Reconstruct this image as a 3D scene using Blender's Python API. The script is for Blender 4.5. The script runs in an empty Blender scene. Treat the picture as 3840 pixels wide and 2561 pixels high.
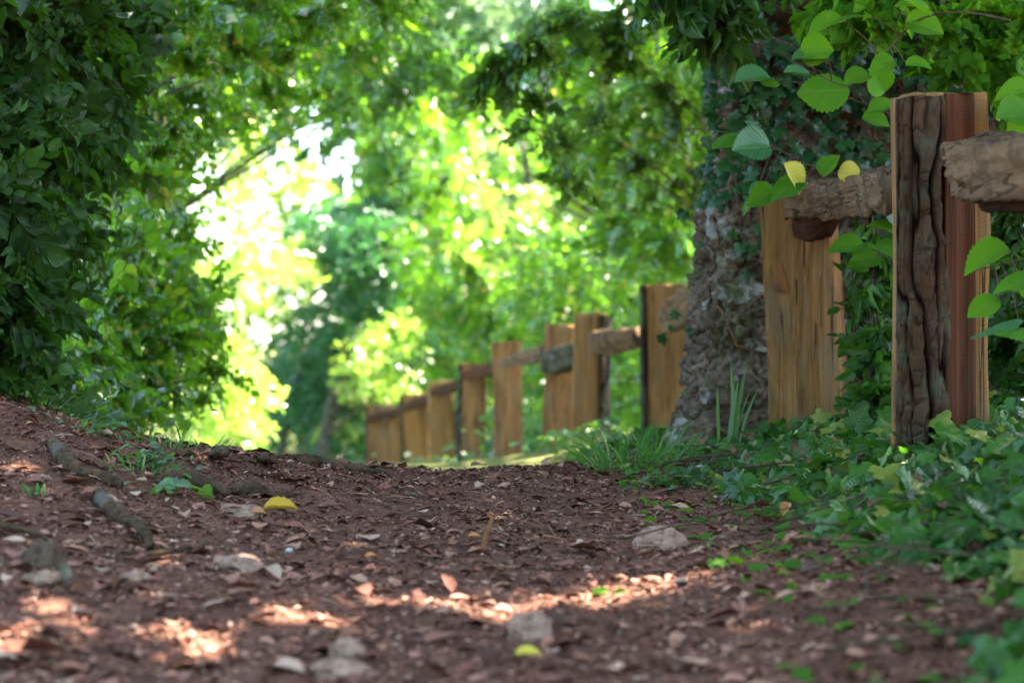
import bpy, math, random
import numpy as np
from mathutils import Vector

random.seed(7)
RNG = np.random.default_rng(11)
SC = bpy.context.scene
COL = SC.collection
F = 1991.0            # focal length in pixels of a 1024 wide frame (70 mm on 36 mm)
SUN = np.array([0.50, 0.30, 0.95]); SUN /= np.linalg.norm(SUN)


def at(px, py, Y):
    return np.array([(px - 512) / F * Y, Y, (341 - py) / F * Y])


# ------------------------------------------------------------------ noise
def _hash(ix, iy, iz, seed):
    h = (ix.astype(np.int64) * 374761393 + iy.astype(np.int64) * 668265263 + iz.astype(np.int64) * 2147483647 + seed * 1274126177) & 0xFFFFFFFF
    h = ((h ^ (h >> 13)) * 1274126177) & 0xFFFFFFFF
    h = h ^ (h >> 16)
    return (h & 0xFFFF) / 65535.0


def vnoise(P, seed=0):
    P = np.asarray(P, float)
    I = np.floor(P).astype(np.int64); f = P - I
    u = f * f * (3 - 2 * f)
    r = 0
    for dx in (0, 1):
        wx = u[:, 0] if dx else 1 - u[:, 0]
        for dy in (0, 1):
            wy = u[:, 1] if dy else 1 - u[:, 1]
            for dz in (0, 1):
                wz = u[:, 2] if dz else 1 - u[:, 2]
                r = r + wx * wy * wz * _hash(I[:, 0] + dx, I[:, 1] + dy, I[:, 2] + dz, seed)
    return r * 2 - 1


def fbm(P, octaves=4, seed=0, gain=0.5):
    P = np.asarray(P, float); a = 1.0; s = 0; t = 0
    for o in range(octaves):
        s = s + a * vnoise(P * (2.03 ** o) + 17.3 * o, seed + o); t += a; a *= gain
    return s / t


def ridged(P, octaves=3, seed=0):
    P = np.asarray(P, float); a = 1.0; s = 0; t = 0
    for o in range(octaves):
        s = s + a * (1 - np.abs(vnoise(P * (2.0 ** o) + 9.1 * o, seed + o))); t += a; a *= .5
    return s / t


def cells(P, seed=0):
    """distance to the nearest and second nearest jittered cell point, and a random id, in 3D"""
    I = np.floor(P).astype(np.int64)
    d1 = np.full(len(P), 9.0); d2 = np.full(len(P), 9.0); idv = np.zeros(len(P))
    for dx in (-1, 0, 1):
        for dy in (-1, 0, 1):
            for dz in (-1, 0, 1):
                a, b, c = I[:, 0] + dx, I[:, 1] + dy, I[:, 2] + dz
                q = np.stack([a + _hash(a, b, c, seed), b + _hash(a, b, c, seed + 1), c + _hash(a, b, c, seed + 2)], 1)
                d = np.linalg.norm(P - q, axis=1)
                m = d < d1
                d2 = np.where(m, d1, np.minimum(d2, d))
                idv = np.where(m, _hash(a, b, c, seed + 3), idv)
                d1 = np.where(m, d, d1)
    return d1, d2, idv


# ------------------------------------------------------------------ objects
def tag(o, label=None, cat=None, group=None, kind=None):
    if label: o['label'] = label
    if cat: o['category'] = cat
    if group: o['group'] = group
    if kind: o['kind'] = kind
    return o


def empty(name, loc=(0, 0, 0), rz=0.0):
    o = bpy.data.objects.new(name, None)
    o.empty_display_size = 0.1
    COL.objects.link(o); o.location = tuple(loc); o.rotation_euler = (0, 0, rz)
    return o


def mesh_obj(name, V, Fc, mat, parent=None, uv=None, smooth=False, loc=None, local=False):
    """Fc: (n,k) int array or list of such arrays / list of tuples. V in world space unless local."""
    V = np.asarray(V, float)
    if parent is not None and not local:
        V = V - np.array(parent.location)
        if abs(parent.rotation_euler[2]) > 1e-9:
            c, s = math.cos(-parent.rotation_euler[2]), math.sin(-parent.rotation_euler[2])
            V = np.stack([V[:, 0] * c - V[:, 1] * s, V[:, 0] * s + V[:, 1] * c, V[:, 2]], 1)
    if loc is not None:
        V = V - np.asarray(loc)
    me = bpy.data.meshes.new(name)
    if isinstance(Fc, np.ndarray):
        Fc = [Fc]
    if len(Fc) and isinstance(Fc[0], np.ndarray):
        flat = np.concatenate([f.reshape(-1) for f in Fc]); tot = np.concatenate([np.full(len(f), f.shape[1]) for f in Fc])
    else:
        flat = np.array([i for f in Fc for i in f]); tot = np.array([len(f) for f in Fc])
    me.vertices.add(len(V)); me.vertices.foreach_set('co', V.astype(np.float32).reshape(-1))
    me.loops.add(len(flat)); me.loops.foreach_set('vertex_index', flat.astype(np.int32))
    me.polygons.add(len(tot))
    me.polygons.foreach_set('loop_start', np.concatenate([[0], np.cumsum(tot)[:-1]]).astype(np.int32))
    me.polygons.foreach_set('loop_total', tot.astype(np.int32))
    if uv is not None:
        l = me.uv_layers.new(name='UVMap')
        l.data.foreach_set('uv', np.asarray(uv)[flat].astype(np.float32).reshape(-1))
    me.update(calc_edges=True); me.validate()
    if smooth:
        me.polygons.foreach_set('use_smooth', np.ones(len(tot), bool))
    me.materials.append(mat)
    o = bpy.data.objects.new(name, me); COL.objects.link(o)
    if parent is not None: o.parent = parent
    if loc is not None: o.location = tuple(loc)
    return o


# ------------------------------------------------------------------ node helpers
class NT:
    def __init__(self, name):
        self.m = bpy.data.materials.new(name); self.m.use_nodes = True
        self.t = self.m.node_tree; self.t.nodes.clear()
        self.out = self.n('ShaderNodeOutputMaterial')

    def n(self, typ, **kw):
        nd = self.t.nodes.new(typ)
        for k, v in kw.items():
            if isinstance(v, bpy.types.NodeSocket):
                self.t.links.new(v, nd.inputs[k.replace('_', ' ')])
            elif k.startswith('i_'):
                nd.inputs[int(k[2:])].default_value = v
            elif hasattr(nd, k) and k not in ('Scale',):
                setattr(nd, k, v)
            else:
                nd.inputs[k.replace('_', ' ')].default_value = v
        return nd

    def link(self, a, b):
        self.t.links.new(a, b)

    def coords(self, scale=(1, 1, 1), kind='Object'):
        tc = self.n('ShaderNodeTexCoord'); mp = self.n('ShaderNodeMapping')
        mp.inputs['Scale'].default_value = scale
        self.link(tc.outputs[kind], mp.inputs['Vector'])
        return mp.outputs['Vector']

    def noise(self, vec, scale=5, detail=4, rough=.6, dist=0):
        nd = self.n('ShaderNodeTexNoise'); nd.inputs['Scale'].default_value = scale; nd.inputs['Detail'].default_value = detail
        nd.inputs['Roughness'].default_value = rough; nd.inputs['Distortion'].default_value = dist
        if vec is not None: self.link(vec, nd.inputs['Vector'])
        return nd.outputs['Fac']

    def ramp(self, fac, stops):
        r = self.n('ShaderNodeValToRGB'); e = r.color_ramp.elements
        while len(e) < len(stops): e.new(0.5)
        for el, (p, c) in zip(e, stops):
            el.position = p; el.color = (*c, 1) if len(c) == 3 else c
        self.link(fac, r.inputs['Fac'])
        return r.outputs['Color']

    def mix(self, fac, a, b, blend='MIX'):
        m = self.n('ShaderNodeMix'); m.data_type = 'RGBA'; m.blend_type = blend
        for sock, v in ((m.inputs[0], fac), (m.inputs[6], a), (m.inputs[7], b)):
            if isinstance(v, bpy.types.NodeSocket): self.link(v, sock)
            elif isinstance(v, (int, float)): sock.default_value = v
            else: sock.default_value = (*v, 1)
        return m.outputs[2]

    def math(self, op, a, b=None, c=None):
        m = self.n('ShaderNodeMath'); m.operation = op
        for s, v in zip(m.inputs, (a, b, c)):
            if v is None: continue
            if isinstance(v, bpy.types.NodeSocket): self.link(v, s)
            else: s.default_value = v
        return m.outputs[0]

    def bump(self, h, strength=.5, dist=.01, normal=None):
        b = self.n('ShaderNodeBump'); b.inputs['Strength'].default_value = strength; b.inputs['Distance'].default_value = dist
        self.link(h, b.inputs['Height'])
        if normal is not None: self.link(normal, b.inputs['Normal'])
        return b.outputs['Normal']

    def principled(self, col, rough=.8, normal=None, spec=.3):
        p = self.n('ShaderNodeBsdfPrincipled')
        if isinstance(col, bpy.types.NodeSocket): self.link(col, p.inputs['Base Color'])
        else: p.inputs['Base Color'].default_value = (*col, 1)
        if isinstance(rough, bpy.types.NodeSocket): self.link(rough, p.inputs['Roughness'])
        else: p.inputs['Roughness'].default_value = rough
        p.inputs['Specular IOR Level'].default_value = spec
        if normal is not None: self.link(normal, p.inputs['Normal'])
        return p.outputs[0]

    def done(self, sh):
        self.link(sh, self.out.inputs['Surface']); return self.m


def leaf_mat(name, ca, cb, trans, tfac=.45, rough=.4, spec=.5, odd=None, veins=False):
    """ca..cb reflected colour range over leaves, trans: colour of light let through"""
    N = NT(name)
    rnd = N.n('ShaderNodeNewGeometry').outputs['Random Per Island']
    stops = [(0, ca), (.9, cb)]
    if odd: stops = [(0, ca), (.88, cb), (.96, odd)]
    c = N.ramp(rnd, stops)
    tstops = [(0, tuple(x * .75 for x in trans)), (.9, tuple(min(1, x * 1.15) for x in trans))]
    t = N.ramp(N.math('FRACT', N.math('MULTIPLY', rnd, 7.31)), tstops)
    nrm = None
    if veins:
        uv = N.n('ShaderNodeUVMap').outputs[0]
        sep = N.n('ShaderNodeSeparateXYZ'); N.link(uv, sep.inputs[0])
        ax = N.math('ABSOLUTE', N.math('SUBTRACT', sep.outputs[0], .5))
        ph = N.math('SUBTRACT', N.math('MULTIPLY', sep.outputs[1], 9.0), N.math('MULTIPLY', ax, 7.0))
        w = N.math('ABSOLUTE', N.math('SUBTRACT', N.math('FRACT', ph), .5))
        vein = N.math('MINIMUM', N.math('MULTIPLY', w, 8.0), N.math('MULTIPLY', ax, 40.0))
        vein = N.math('MINIMUM', vein, 1.0)
        c = N.mix(vein, N.mix(.35, c, (.25, .36, .14)), c)
        sp_ = N.ramp(N.noise(N.coords(), 38, 2, .5), [(.66, (0, 0, 0)), (.72, (1, 1, 1))])
        c = N.mix(N.math('MULTIPLY', sp_, .55), c, (.20, .13, .03))
        t = N.mix(vein, N.mix(.5, t, (.04, .07, .01)), t)
        nrm = N.bump(w, .5, .004)
    p = N.principled(c, rough, nrm, spec)
    tr = N.n('ShaderNodeBsdfTranslucent'); N.link(t, tr.inputs['Color'])
    ms = N.n('ShaderNodeMixShader'); ms.inputs[0].default_value = tfac
    N.link(p, ms.inputs[1]); N.link(tr.outputs[0], ms.inputs[2])
    return N.done(ms.outputs[0])


def wood_mat(name, light, dark, saw=.5, crack=1.0, gs=(34, 34, 1.6)):
    N = NT(name)
    v = N.coords((1, 1, 1))
    g = N.noise(N.coords(gs), 1.0, 6, .65, .6)
    g2 = N.noise(N.coords(tuple(4 * q if q > 10 else .7 * q for q in gs)), 1.0, 3, .6, .3)
    big = N.noise(N.coords((3, 3, 1.2)), 1.0, 3, .5)
    c = N.ramp(g, [(.25, dark), (.5, tuple((a + b) / 2 for a, b in zip(light, dark))), (.72, light)])
    c = N.mix(N.math('MULTIPLY', N.ramp(g2, [(.32, (1, 1, 1)), (.5, (0, 0, 0))]), min(1, .55 * crack)), c, tuple(x * .6 for x in dark))
    c = N.mix(N.math('MULTIPLY', big, .55), c, tuple(a * b for a, b in zip(light, (1.05, .85, .6))))
    st = N.noise(N.coords((5, 5, 1.1)), 1.0, 5, .7, .8)
    c = N.mix(N.math('MULTIPLY', N.ramp(st, [(.48, (0, 0, 0)), (.64, (1, 1, 1))]), .75), c, tuple(x * .75 for x in dark))
    wt = N.noise(N.coords((7, 7, 2.5)), 1.3, 6, .7, .5)
    gry = sum(light) / 3
    c = N.mix(N.math('MULTIPLY', N.ramp(wt, [(.50, (0, 0, 0)), (.62, (1, 1, 1))]), .35), c, (gry * .85, gry * .72, gry * .52))
    # drying cracks: thin, long, dark
    cr = N.noise(N.coords(tuple(.65 * q if q > 10 else .25 * q for q in gs)), 1.3, 2, .5, .2)
    cm = N.math('LESS_THAN', N.math('ABSOLUTE', N.math('SUBTRACT', cr, .56)), .007 * crack)
    c = N.mix(N.math('MULTIPLY', cm, .85), c, (.035, .018, .01))
    sv = N.coords((1, 1, 1))
    mp = N.n('ShaderNodeMapping'); mp.inputs['Rotation'].default_value = (0, .22, 0); N.link(sv, mp.inputs['Vector'])
    wv = N.n('ShaderNodeTexWave'); wv.bands_direction = 'Z'; wv.inputs['Scale'].default_value = 28; wv.inputs['Distortion'].default_value = 1.5
    N.link(mp.outputs[0], wv.inputs['Vector'])
    wm = N.math('MULTIPLY', wv.outputs['Fac'], N.noise(N.coords((6, 6, 3)), 1.0, 2, .5))
    c = N.mix(N.math('MULTIPLY', wm, .35 * saw), c, dark)
    h = N.math('ADD', N.math('MULTIPLY', g, .7), N.math('MULTIPLY', g2, .4))
    h = N.math('ADD', h, N.math('MULTIPLY', wm, .35 * saw))
    h = N.math('SUBTRACT', h, N.math('MULTIPLY', cm, 1.2))
    return N.done(N.principled(c, .85, N.bump(h, .6, .006), .04))


def furrow_mat(name, plate, crack, tint):
    N = NT(name)
    a = N.n('ShaderNodeAttribute'); a.attribute_name = 'furrow'; e = a.outputs['Fac']
    fine = N.noise(N.coords((60, 60, 26)), 1.0, 8, .8); lich = N.noise(N.coords((12, 12, 9)), 1.0, 5, .65)
    c = N.ramp(fine, [(.3, tuple(x * .45 for x in plate)), (.7, plate)])
    c = N.mix(N.ramp(lich, [(.47, (0, 0, 0)), (.62, (1, 1, 1))]), c, tint)
    c = N.mix(N.ramp(e, [(.12, (1, 1, 1)), (.55, (0, 0, 0))]), c, crack)
    return N.done(N.principled(c, .95, N.bump(fine, 1.0, .022), .02))


def bark_mat(name, plate, crack, tint, gs=(9, 9, 3.4)):
    N = NT(name)
    v = N.coords(gs)
    d = N.noise(v, 1.5, 3, .6)
    vm = N.n('ShaderNodeVectorMath'); vm.operation = 'ADD'
    N.link(v, vm.inputs[0])
    sc = N.n('ShaderNodeVectorMath'); sc.operation = 'SCALE'; sc.inputs['Scale'].default_value = .9
    nc = N.n('ShaderNodeTexNoise'); nc.inputs['Scale'].default_value = 1.7; nc.inputs['Detail'].default_value = 3
    N.link(v, nc.inputs['Vector']); N.link(nc.outputs['Color'], sc.inputs[0]); N.link(sc.outputs[0], vm.inputs[1])
    vo = N.n('ShaderNodeTexVoronoi'); vo.feature = 'DISTANCE_TO_EDGE'; vo.inputs['Scale'].default_value = 1.6
    N.link(vm.outputs[0], vo.inputs['Vector'])
    e = vo.outputs['Distance']
    fine = N.noise(N.coords((60, 60, 30)), 1.0, 5, .7)
    lich = N.noise(N.coords((14, 14, 10)), 1.0, 4, .6)
    c = N.ramp(fine, [(.3, tuple(x * .55 for x in plate)), (.7, plate)])
    c = N.mix(N.ramp(lich, [(.5, (0, 0, 0)), (.68, (1, 1, 1))]), c, tint)
    c = N.mix(N.ramp(e, [(.0, (1, 1, 1)), (.09, (0, 0, 0))]), c, crack)
    h = N.math('ADD', N.math('MULTIPLY', N.math('MINIMUM', e, .25), 4.0), N.math('MULTIPLY', fine, .5))
    return N.done(N.principled(c, .9, N.bump(h, .9, .016), .04))


def rock_mat(name, a, b, moss=.5, lichen=.5):
    N = NT(name)
    n1 = N.noise(N.coords(), 9, 6, .7); n2 = N.noise(N.coords(), 45, 5, .75)
    n3 = N.noise(N.coords((1, 1, 1.4)), 3.5, 5, .65, .5); n4 = N.noise(N.coords(), 5.3, 6, .7, .4)
    c = N.ramp(n1, [(.32, a), (.52, tuple((x + y) * .5 for x, y in zip(a, b))), (.7, b)])
    c = N.mix(N.ramp(n2, [(.36, (.75, .75, .75)), (.5, (0, 0, 0))]), c, tuple(x * .22 for x in a))
    c = N.mix(N.math('MULTIPLY', N.ramp(n3, [(.55, (0, 0, 0)), (.62, (1, 1, 1))]), lichen), c, (.50, .50, .45))
    c = N.mix(N.math('MULTIPLY', N.ramp(n4, [(.54, (0, 0, 0)), (.66, (1, 1, 1))]), moss), c, (.07, .085, .02))
    h = N.math('ADD', N.math('MULTIPLY', n1, .8), N.math('MULTIPLY', n2, .5))
    return N.done(N.principled(c, .95, N.bump(h, 1.0, .025), .03))


M = {}
M['tan_wood'] = wood_mat('tan_wood', (.31, .175, .070), (.085, .042, .017), crack=1.5, saw=.8)
M['red_wood'] = wood_mat('red_wood', (.095, .036, .018), (.026, .009, .005), saw=.8, crack=1.6)
M['far_wood'] = wood_mat('far_wood', (.32, .175, .072), (.11, .054, .022), crack=1.2)
M['grey_wood'] = wood_mat('grey_wood', (.20, .13, .08), (.05, .03, .018), saw=.2, crack=2.5, gs=(26, 2.2, 26))
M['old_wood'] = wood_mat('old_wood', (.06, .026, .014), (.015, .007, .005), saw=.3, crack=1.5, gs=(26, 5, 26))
M['bark'] = furrow_mat('bark', (.13, .074, .044), (.010, .004, .003), (.105, .095, .062))
M['dark_bark'] = furrow_mat('dark_bark', (.07, .050, .036), (.012, .009, .007), (.075, .08, .05))
M['mossy'] = rock_mat('mossy_wood', (.035, .03, .02), (.12, .11, .07), .8, .2)
M['root_bark'] = rock_mat('root_bark', (.035, .022, .014), (.14, .088, .055), .3, .12)
M['rock'] = rock_mat('rock', (.040, .029, .021), (.26, .19, .135), .7, .45)
M['stone'] = rock_mat('stone', (.25, .14, .10), (.50, .33, .25), .15, .0)
M['dark_stone'] = rock_mat('dark_stone', (.06, .038, .028), (.20, .13, .095), .15, .0)
M['pale_stone_and_fleck'] = rock_mat('pale_stone_and_fleck', (.5, .45, .45), (.75, .70, .70), .0, .3)
M['twig'] = rock_mat('twig', (.06, .04, .025), (.16, .11, .07), .0, .1)
M['trunk'] = bark_mat('trunk_bark', (.10, .085, .065), (.02, .015, .012), (.11, .12, .07))
M['hornbeam'] = leaf_mat('hornbeam_leaf', (.022, .075, .022), (.05, .13, .03), (.22, .42, .03), .4, .38, .5)
M['hornbeam_vein'] = leaf_mat('hornbeam_leaf_near', (.005, .026, .005), (.022, .072, .011), (.10, .28, .010), .30, .36, .22, veins=True)
M['bright'] = leaf_mat('sapling_leaf', (.02, .085, .008), (.055, .16, .014), (.19, .43, .014), .42, .26, .6, (.40, .30, .05))
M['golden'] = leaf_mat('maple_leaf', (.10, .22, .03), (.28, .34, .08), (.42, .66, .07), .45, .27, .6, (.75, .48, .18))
M['teal'] = leaf_mat('haze_tinted_leaf', (.010, .050, .019), (.024, .095, .034), (.07, .25, .04), .28, .4, .3)  # blue green leaf colour stands in for shade and distance haze
M['wood_leaf'] = leaf_mat('woodland_leaf', (.012, .055, .012), (.035, .11, .018), (.10, .28, .02), .32, .26, .5)
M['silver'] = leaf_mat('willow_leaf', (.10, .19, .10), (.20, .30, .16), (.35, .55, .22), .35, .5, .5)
M['ivy'] = leaf_mat('ivy_leaf', (.005, .030, .007), (.034, .115, .010), (.10, .28, .015), .22, .33, .17, (.18, .19, .03), veins=True)
M['wall_ivy'] = leaf_mat('wall_ivy_leaf', (.005, .030, .008), (.020, .080, .018), (.06, .20, .02), .2, .36, .35)
M['hazel'] = leaf_mat('hazel_leaf', (.018, .095, .003), (.050, .17, .006), (.20, .46, .008), .42, .6, .10, veins=True)
M['blue_hazel'] = leaf_mat('hazel_leaf_glossy', (.020, .10, .035), (.040, .13, .050), (.10, .30, .03), .25, .36, .45, veins=True)
M['yellow'] = leaf_mat('yellow_leaf', (.60, .46, .07), (.75, .62, .10), (.8, .6, .05), .35, .5, .3, veins=True)
M['grass'] = leaf_mat('grass_blade', (.025, .10, .012), (.065, .18, .025), (.15, .35, .03), .3, .4, .2, (.30, .26, .10))
M['dry_grass'] = leaf_mat('dry_grass_blade', (.32, .24, .11), (.45, .34, .17), (.4, .3, .1), .2, .7, .2)


def litter_mat():
    N = NT('leaf_litter')
    rnd = N.n('ShaderNodeNewGeometry').outputs['Random Per Island']
    c = N.ramp(rnd, [(0, (.050, .018, .011)), (.3, (.15, .056, .036)), (.60, (.27, .108, .071)), (.80, (.38, .18, .12)),
                     (.92, (.42, .23, .150)), (.985, (.50, .33, .24))])
    n = N.noise(N.coords(), 160, 3, .6)
    c = N.mix(N.math('MULTIPLY', n, .5), c, (.06, .035, .028))
    return N.done(N.principled(c, .75, N.bump(n, .4, .002), .09))


def ground_mat():
    N = NT('forest_floor')
    n1 = N.noise(N.coords(), 7, 6, .7); n2 = N.noise(N.coords((1, 1, 1)), 70, 6, .75); n3 = N.noise(N.coords(), .5, 3, .5)
    c = N.ramp(n2, [(.3, (.055, .024, .017)), (.5, (.155, .070, .048)), (.68, (.27, .135, .09))])
    c = N.mix(N.ramp(n1, [(.4, (.5, .5, .5)), (.6, (0, 0, 0))]), c, (.06, .034, .026))
    # away from the trodden path the floor turns green
    g = N.n('ShaderNodeNewGeometry'); sep = N.n('ShaderNodeSeparateXYZ'); N.link(g.outputs['Position'], sep.inputs[0])
    far = N.n('ShaderNodeMapRange'); far.inputs['From Min'].default_value = 7.5; far.inputs['From Max'].default_value = 13
    N.link(sep.outputs[1], far.inputs[0])
    gr = N.ramp(N.noise(N.coords(), 1.3, 5, .7), [(.35, (.05, .075, .02)), (.65, (.17, .19, .05))])
    c = N.mix(N.math('MULTIPLY', far.outputs[0], .8), c, gr)
    h = N.math('ADD', N.math('MULTIPLY', n1, .6), N.math('MULTIPLY', n2, .6))
    return N.done(N.principled(c, .95, N.bump(h, .9, .012), .03))


M['litter'] = litter_mat()
M['ground'] = ground_mat()

# ------------------------------------------------------------------ terrain
_cp = []
def cp(x, y, z): _cp.append((x, y, z))
def cpp(px, py, Y): p = at(px, py, Y); cp(*p)
for x in (-6, -2.5, -1, 0, 1, 2.5, 6):
    cp(x, -3, -.66 + .02 * abs(x)); cp(x, 0.5, -.62 + (.03 * abs(x)))
cpp(512, 682, 3.2); cp(-.5, 3.2, -.545); cp(.45, 3.2, -.545); cp(.8, 3.2, -.50); cp(1.4, 3.2, -.40); cp(2.6, 3.2, -.30)
cp(-1.0, 3.2, -.52); cp(-1.8, 3.2, -.42)
cpp(0, 560, 4.0); cpp(0, 480, 5.0); cpp(0, 399, 6.1); cpp(60, 416, 6.15); cpp(130, 431, 6.2); cpp(200, 443, 6.3); cpp(270, 453, 6.4)
cpp(330, 458, 6.5); cpp(400, 467, 6.6); cpp(512, 469, 6.8); cpp(600, 466, 7.0); cpp(650, 458, 7.3); cpp(690, 450, 7.8)
cp(0, 5, -.493); cp(-.5, 5, -.478); cp(.45, 5, -.485); cp(.8, 5.0, -.42); cp(-1.0, 5.2, -.37)
cp(1.16, 5.4, -.335); cp(1.2, 4.2, -.37); cp(1.15, 7.9, -.39); cp(2.2, 6, -.25); cp(2.4, 8, -.25); cp(.8, 6.2, -.42); cp(-2.6, 5.5, .05); cp(-2.6, 7, .1)
cp(-4, 6, .3); cp(-5, 10, 0)
for x, y, z in ((0, 9, -.62), (-1, 9, -.60), (-1.2, 7.4, -.42), (-2.2, 7.6, -.15), (1.1, 10, -.5), (2.4, 11, -.4), (1, 13.8, -.6), (.6, 14.5, -.72), (.34, 15, -.9),
                (-.05, 17, -1.0), (-.4, 19.7, -1.22), (-.8, 23.5, -1.5), (-1.25, 26, -1.7), (-1.9, 33, -2.1), (-2.5, 12, -.6), (-3.5, 18, -1.0),
                (-5, 26, -1.8), (3, 17, -.8), (4, 26, -1.6), (0, 12, -.78), (8, 12, -.2), (-9, 14, -.4), (9, 3, 0), (-8, 2, 0), (0, 45, -3),
                (-14, 45, -3), (14, 45, -2.8), (12, 25, -1.4), (-12, 28, -1.6)):
    cp(x, y, z)
_cp = np.array(_cp)
def _phi(r): return np.sqrt(r * r + .25)
def _warp(x, y):
    return np.stack([np.asarray(x, float), np.asarray(y, float) * .8], -1)
_A = _warp(_cp[:, 0], _cp[:, 1]); _n = len(_A)
_K = _phi(np.linalg.norm(_A[:, None] - _A[None], axis=2)) + np.eye(_n) * -.004
_Pm = np.hstack([np.ones((_n, 1)), _A])
_S = np.block([[_K, _Pm], [_Pm.T, np.zeros((3, 3))]])
_w = np.linalg.solve(_S, np.concatenate([_cp[:, 2], np.zeros(3)]))


def gz(x, y):
    x = np.atleast_1d(np.asarray(x, float)); y = np.atleast_1d(np.asarray(y, float))
    xc = np.clip(x, -16, 16); yc = np.clip(y, -6, 48)
    out = np.zeros(len(x))
    for s in range(0, len(x), 20000):
        q = _warp(xc[s:s + 20000], yc[s:s + 20000])
        out[s:s + 20000] = -.02 * np.clip((yc[s:s + 20000] - 5) / 1.5, 0, 1) + _phi(np.linalg.norm(q[:, None] - _A[None], axis=2)) @ _w[:_n] + _w[_n] + q @ _w[_n + 1:]
    return out


def ghit(px, py):
    """where the view ray through a pixel meets the ground"""
    Y = np.arange(2.2, 12, .01); x = (px - 512) / F * Y; z = (341 - py) / F * Y
    d = z - gz(x, Y); i = np.argmax(d < 0) if (d < 0).any() else len(Y) - 1
    return np.array([x[i], Y[i], gz(x[i], Y[i])[0]])


def axis(fine0, fine1, step, lo, hi, grow=1.12):
    a = list(np.arange(fine0, fine1, step)); s = step
    while a[-1] < hi: s *= grow; a.append(a[-1] + s)
    s = step
    while a[0] > lo: s *= grow; a.insert(0, a[0] - s)
    return np.array(a)


gx = axis(-2.2, 2.2, .025, -300, 300); gy = axis(2.2, 8.4, .025, -120, 900, 1.06)
XX, YY = np.meshgrid(gx, gy)
ZZ = gz(XX.ravel(), YY.ravel())
P3 = np.stack([XX.ravel(), YY.ravel(), ZZ * 0], 1)
near = np.exp(-np.maximum(0, np.abs(XX.ravel()) - 3) / 3) * np.exp(-np.maximum(0, YY.ravel() - 9) / 6)
ZZ = ZZ + (.022 * fbm(P3 * 2.3, 3, 3) + .014 * fbm(P3 * 9, 3, 5)) * near
ny, nx = XX.shape
idx = np.arange(nx * ny).reshape(ny, nx)
quads = np.stack([idx[:-1, :-1], idx[:-1, 1:], idx[1:, 1:], idx[1:, :-1]], -1).reshape(-1, 4)
g = mesh_obj('ground', np.stack([XX.ravel(), YY.ravel(), ZZ], 1), quads, M['ground'], smooth=True)
tag(g, 'brown trodden earth path and forest floor', 'ground', kind='structure')


def gz_full(x, y):
    x = np.atleast_1d(np.asarray(x, float)); y = np.atleast_1d(np.asarray(y, float))
    P = np.stack([x, y, 0 * x], 1)
    nr = np.exp(-np.maximum(0, np.abs(x) - 3) / 3) * np.exp(-np.maximum(0, y - 9) / 6)
    return gz(x, y) + (.022 * fbm(P * 2.3, 3, 3) + .014 * fbm(P * 9, 3, 5)) * nr


# ------------------------------------------------------------------ leaf templates
def leaf_grid(n=6, cols=5, width=.34, serr=0.0, fold=.12, droop=.18, widest=.42, stem=.0):
    """leaf of length 1 along +Y, normal +Z; returns V, F(quads), UV"""
    V = []; UV = []
    cs = np.linspace(-1, 1, cols)
    for i in range(n + 1):
        t = i / n
        k = math.log(.5) / math.log(widest)
        w = width * math.sin(math.pi * min(1, max(0, t)) ** k) ** .75 if 0 < t < 1 else .012
        w *= (1 + serr * (1 if i % 2 else -1)) if 0 < i < n else 1
        for c in cs:
            yy = t - (serr * .10 * abs(c) if i % 2 == 0 and 0 < i < n else 0) + .06 * abs(c) * math.sin(math.pi * t)
            V.append((c * w, yy, abs(c) * w * fold * 2 - droop * t * t + .02 * math.sin(9 * t) * abs(c)))
            UV.append((.5 + .5 * c * w / width, t))
    Fq = [(i * cols + j, i * cols + j + 1, (i + 1) * cols + j + 1, (i + 1) * cols + j) for i in range(n) for j in range(cols - 1)]
    return np.array(V), np.array(Fq), np.array(UV)


def ivy_leaf(size=1.0, fold=.10, curl=.10):
    half = [(0, -.04), (.10, -.14), (.30, -.16), (.52, .02), (.36, .20), (.44, .34), (.56, .52), (.30, .54), (.16, .70), (.0, 1.0)]
    pts = half + [(-x, y) for x, y in half[-2:0:-1]]
    V = [(0, .28, .05)] + [(x, y, -fold * abs(x) - curl * y * y + .05 * math.sin(9 * x + 5 * y)) for x, y in pts]
    n = len(pts)
    Ft = [(0, 1 + i, 1 + (i + 1) % n) for i in range(n)]
    UV = [(.5, .28)] + [(.5 + x, max(0, y)) for x, y in pts]
    return np.array(V) * size, np.array(Ft), np.array(UV)


def frames(D, Nn):
    """rotation matrices with Y along D and Z near Nn"""
    D = D / np.linalg.norm(D, axis=1, keepdims=True)
    X = np.cross(D, Nn); X /= np.linalg.norm(X, axis=1, keepdims=True) + 1e-9
    Z = np.cross(X, D)
    return np.stack([X, D, Z], 2)


def scatter(tmpl, T, R, S):
    """tmpl V,F,UV ; T (n,3) R (n,3,3) S (n,) or (n,3)"""
    V, Fq, UV = tmpl
    S = np.asarray(S, float)
    if S.ndim == 1: S = np.repeat(S[:, None], 3, 1)
    VV = np.einsum('nij,nvj->nvi', R, V[None] * S[:, None, :]) + T[:, None, :]
    n, m = len(T), len(V)
    FF = (Fq[None] + (np.arange(n) * m)[:, None, None]).reshape(-1, Fq.shape[1])
    return VV.reshape(-1, 3), FF, np.tile(UV, (n, 1))


def join(parts):
    Vs, Fs, Us, o = [], [], [], 0
    for V, Fq, U in parts:
        Vs.append(V); Fs.append(Fq + o); Us.append(U); o += len(V)
    ks = {f.shape[1] for f in Fs}
    return np.vstack(Vs), [np.vstack([f for f in Fs if f.shape[1] == k]) for k in ks], np.vstack(Us)


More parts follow.
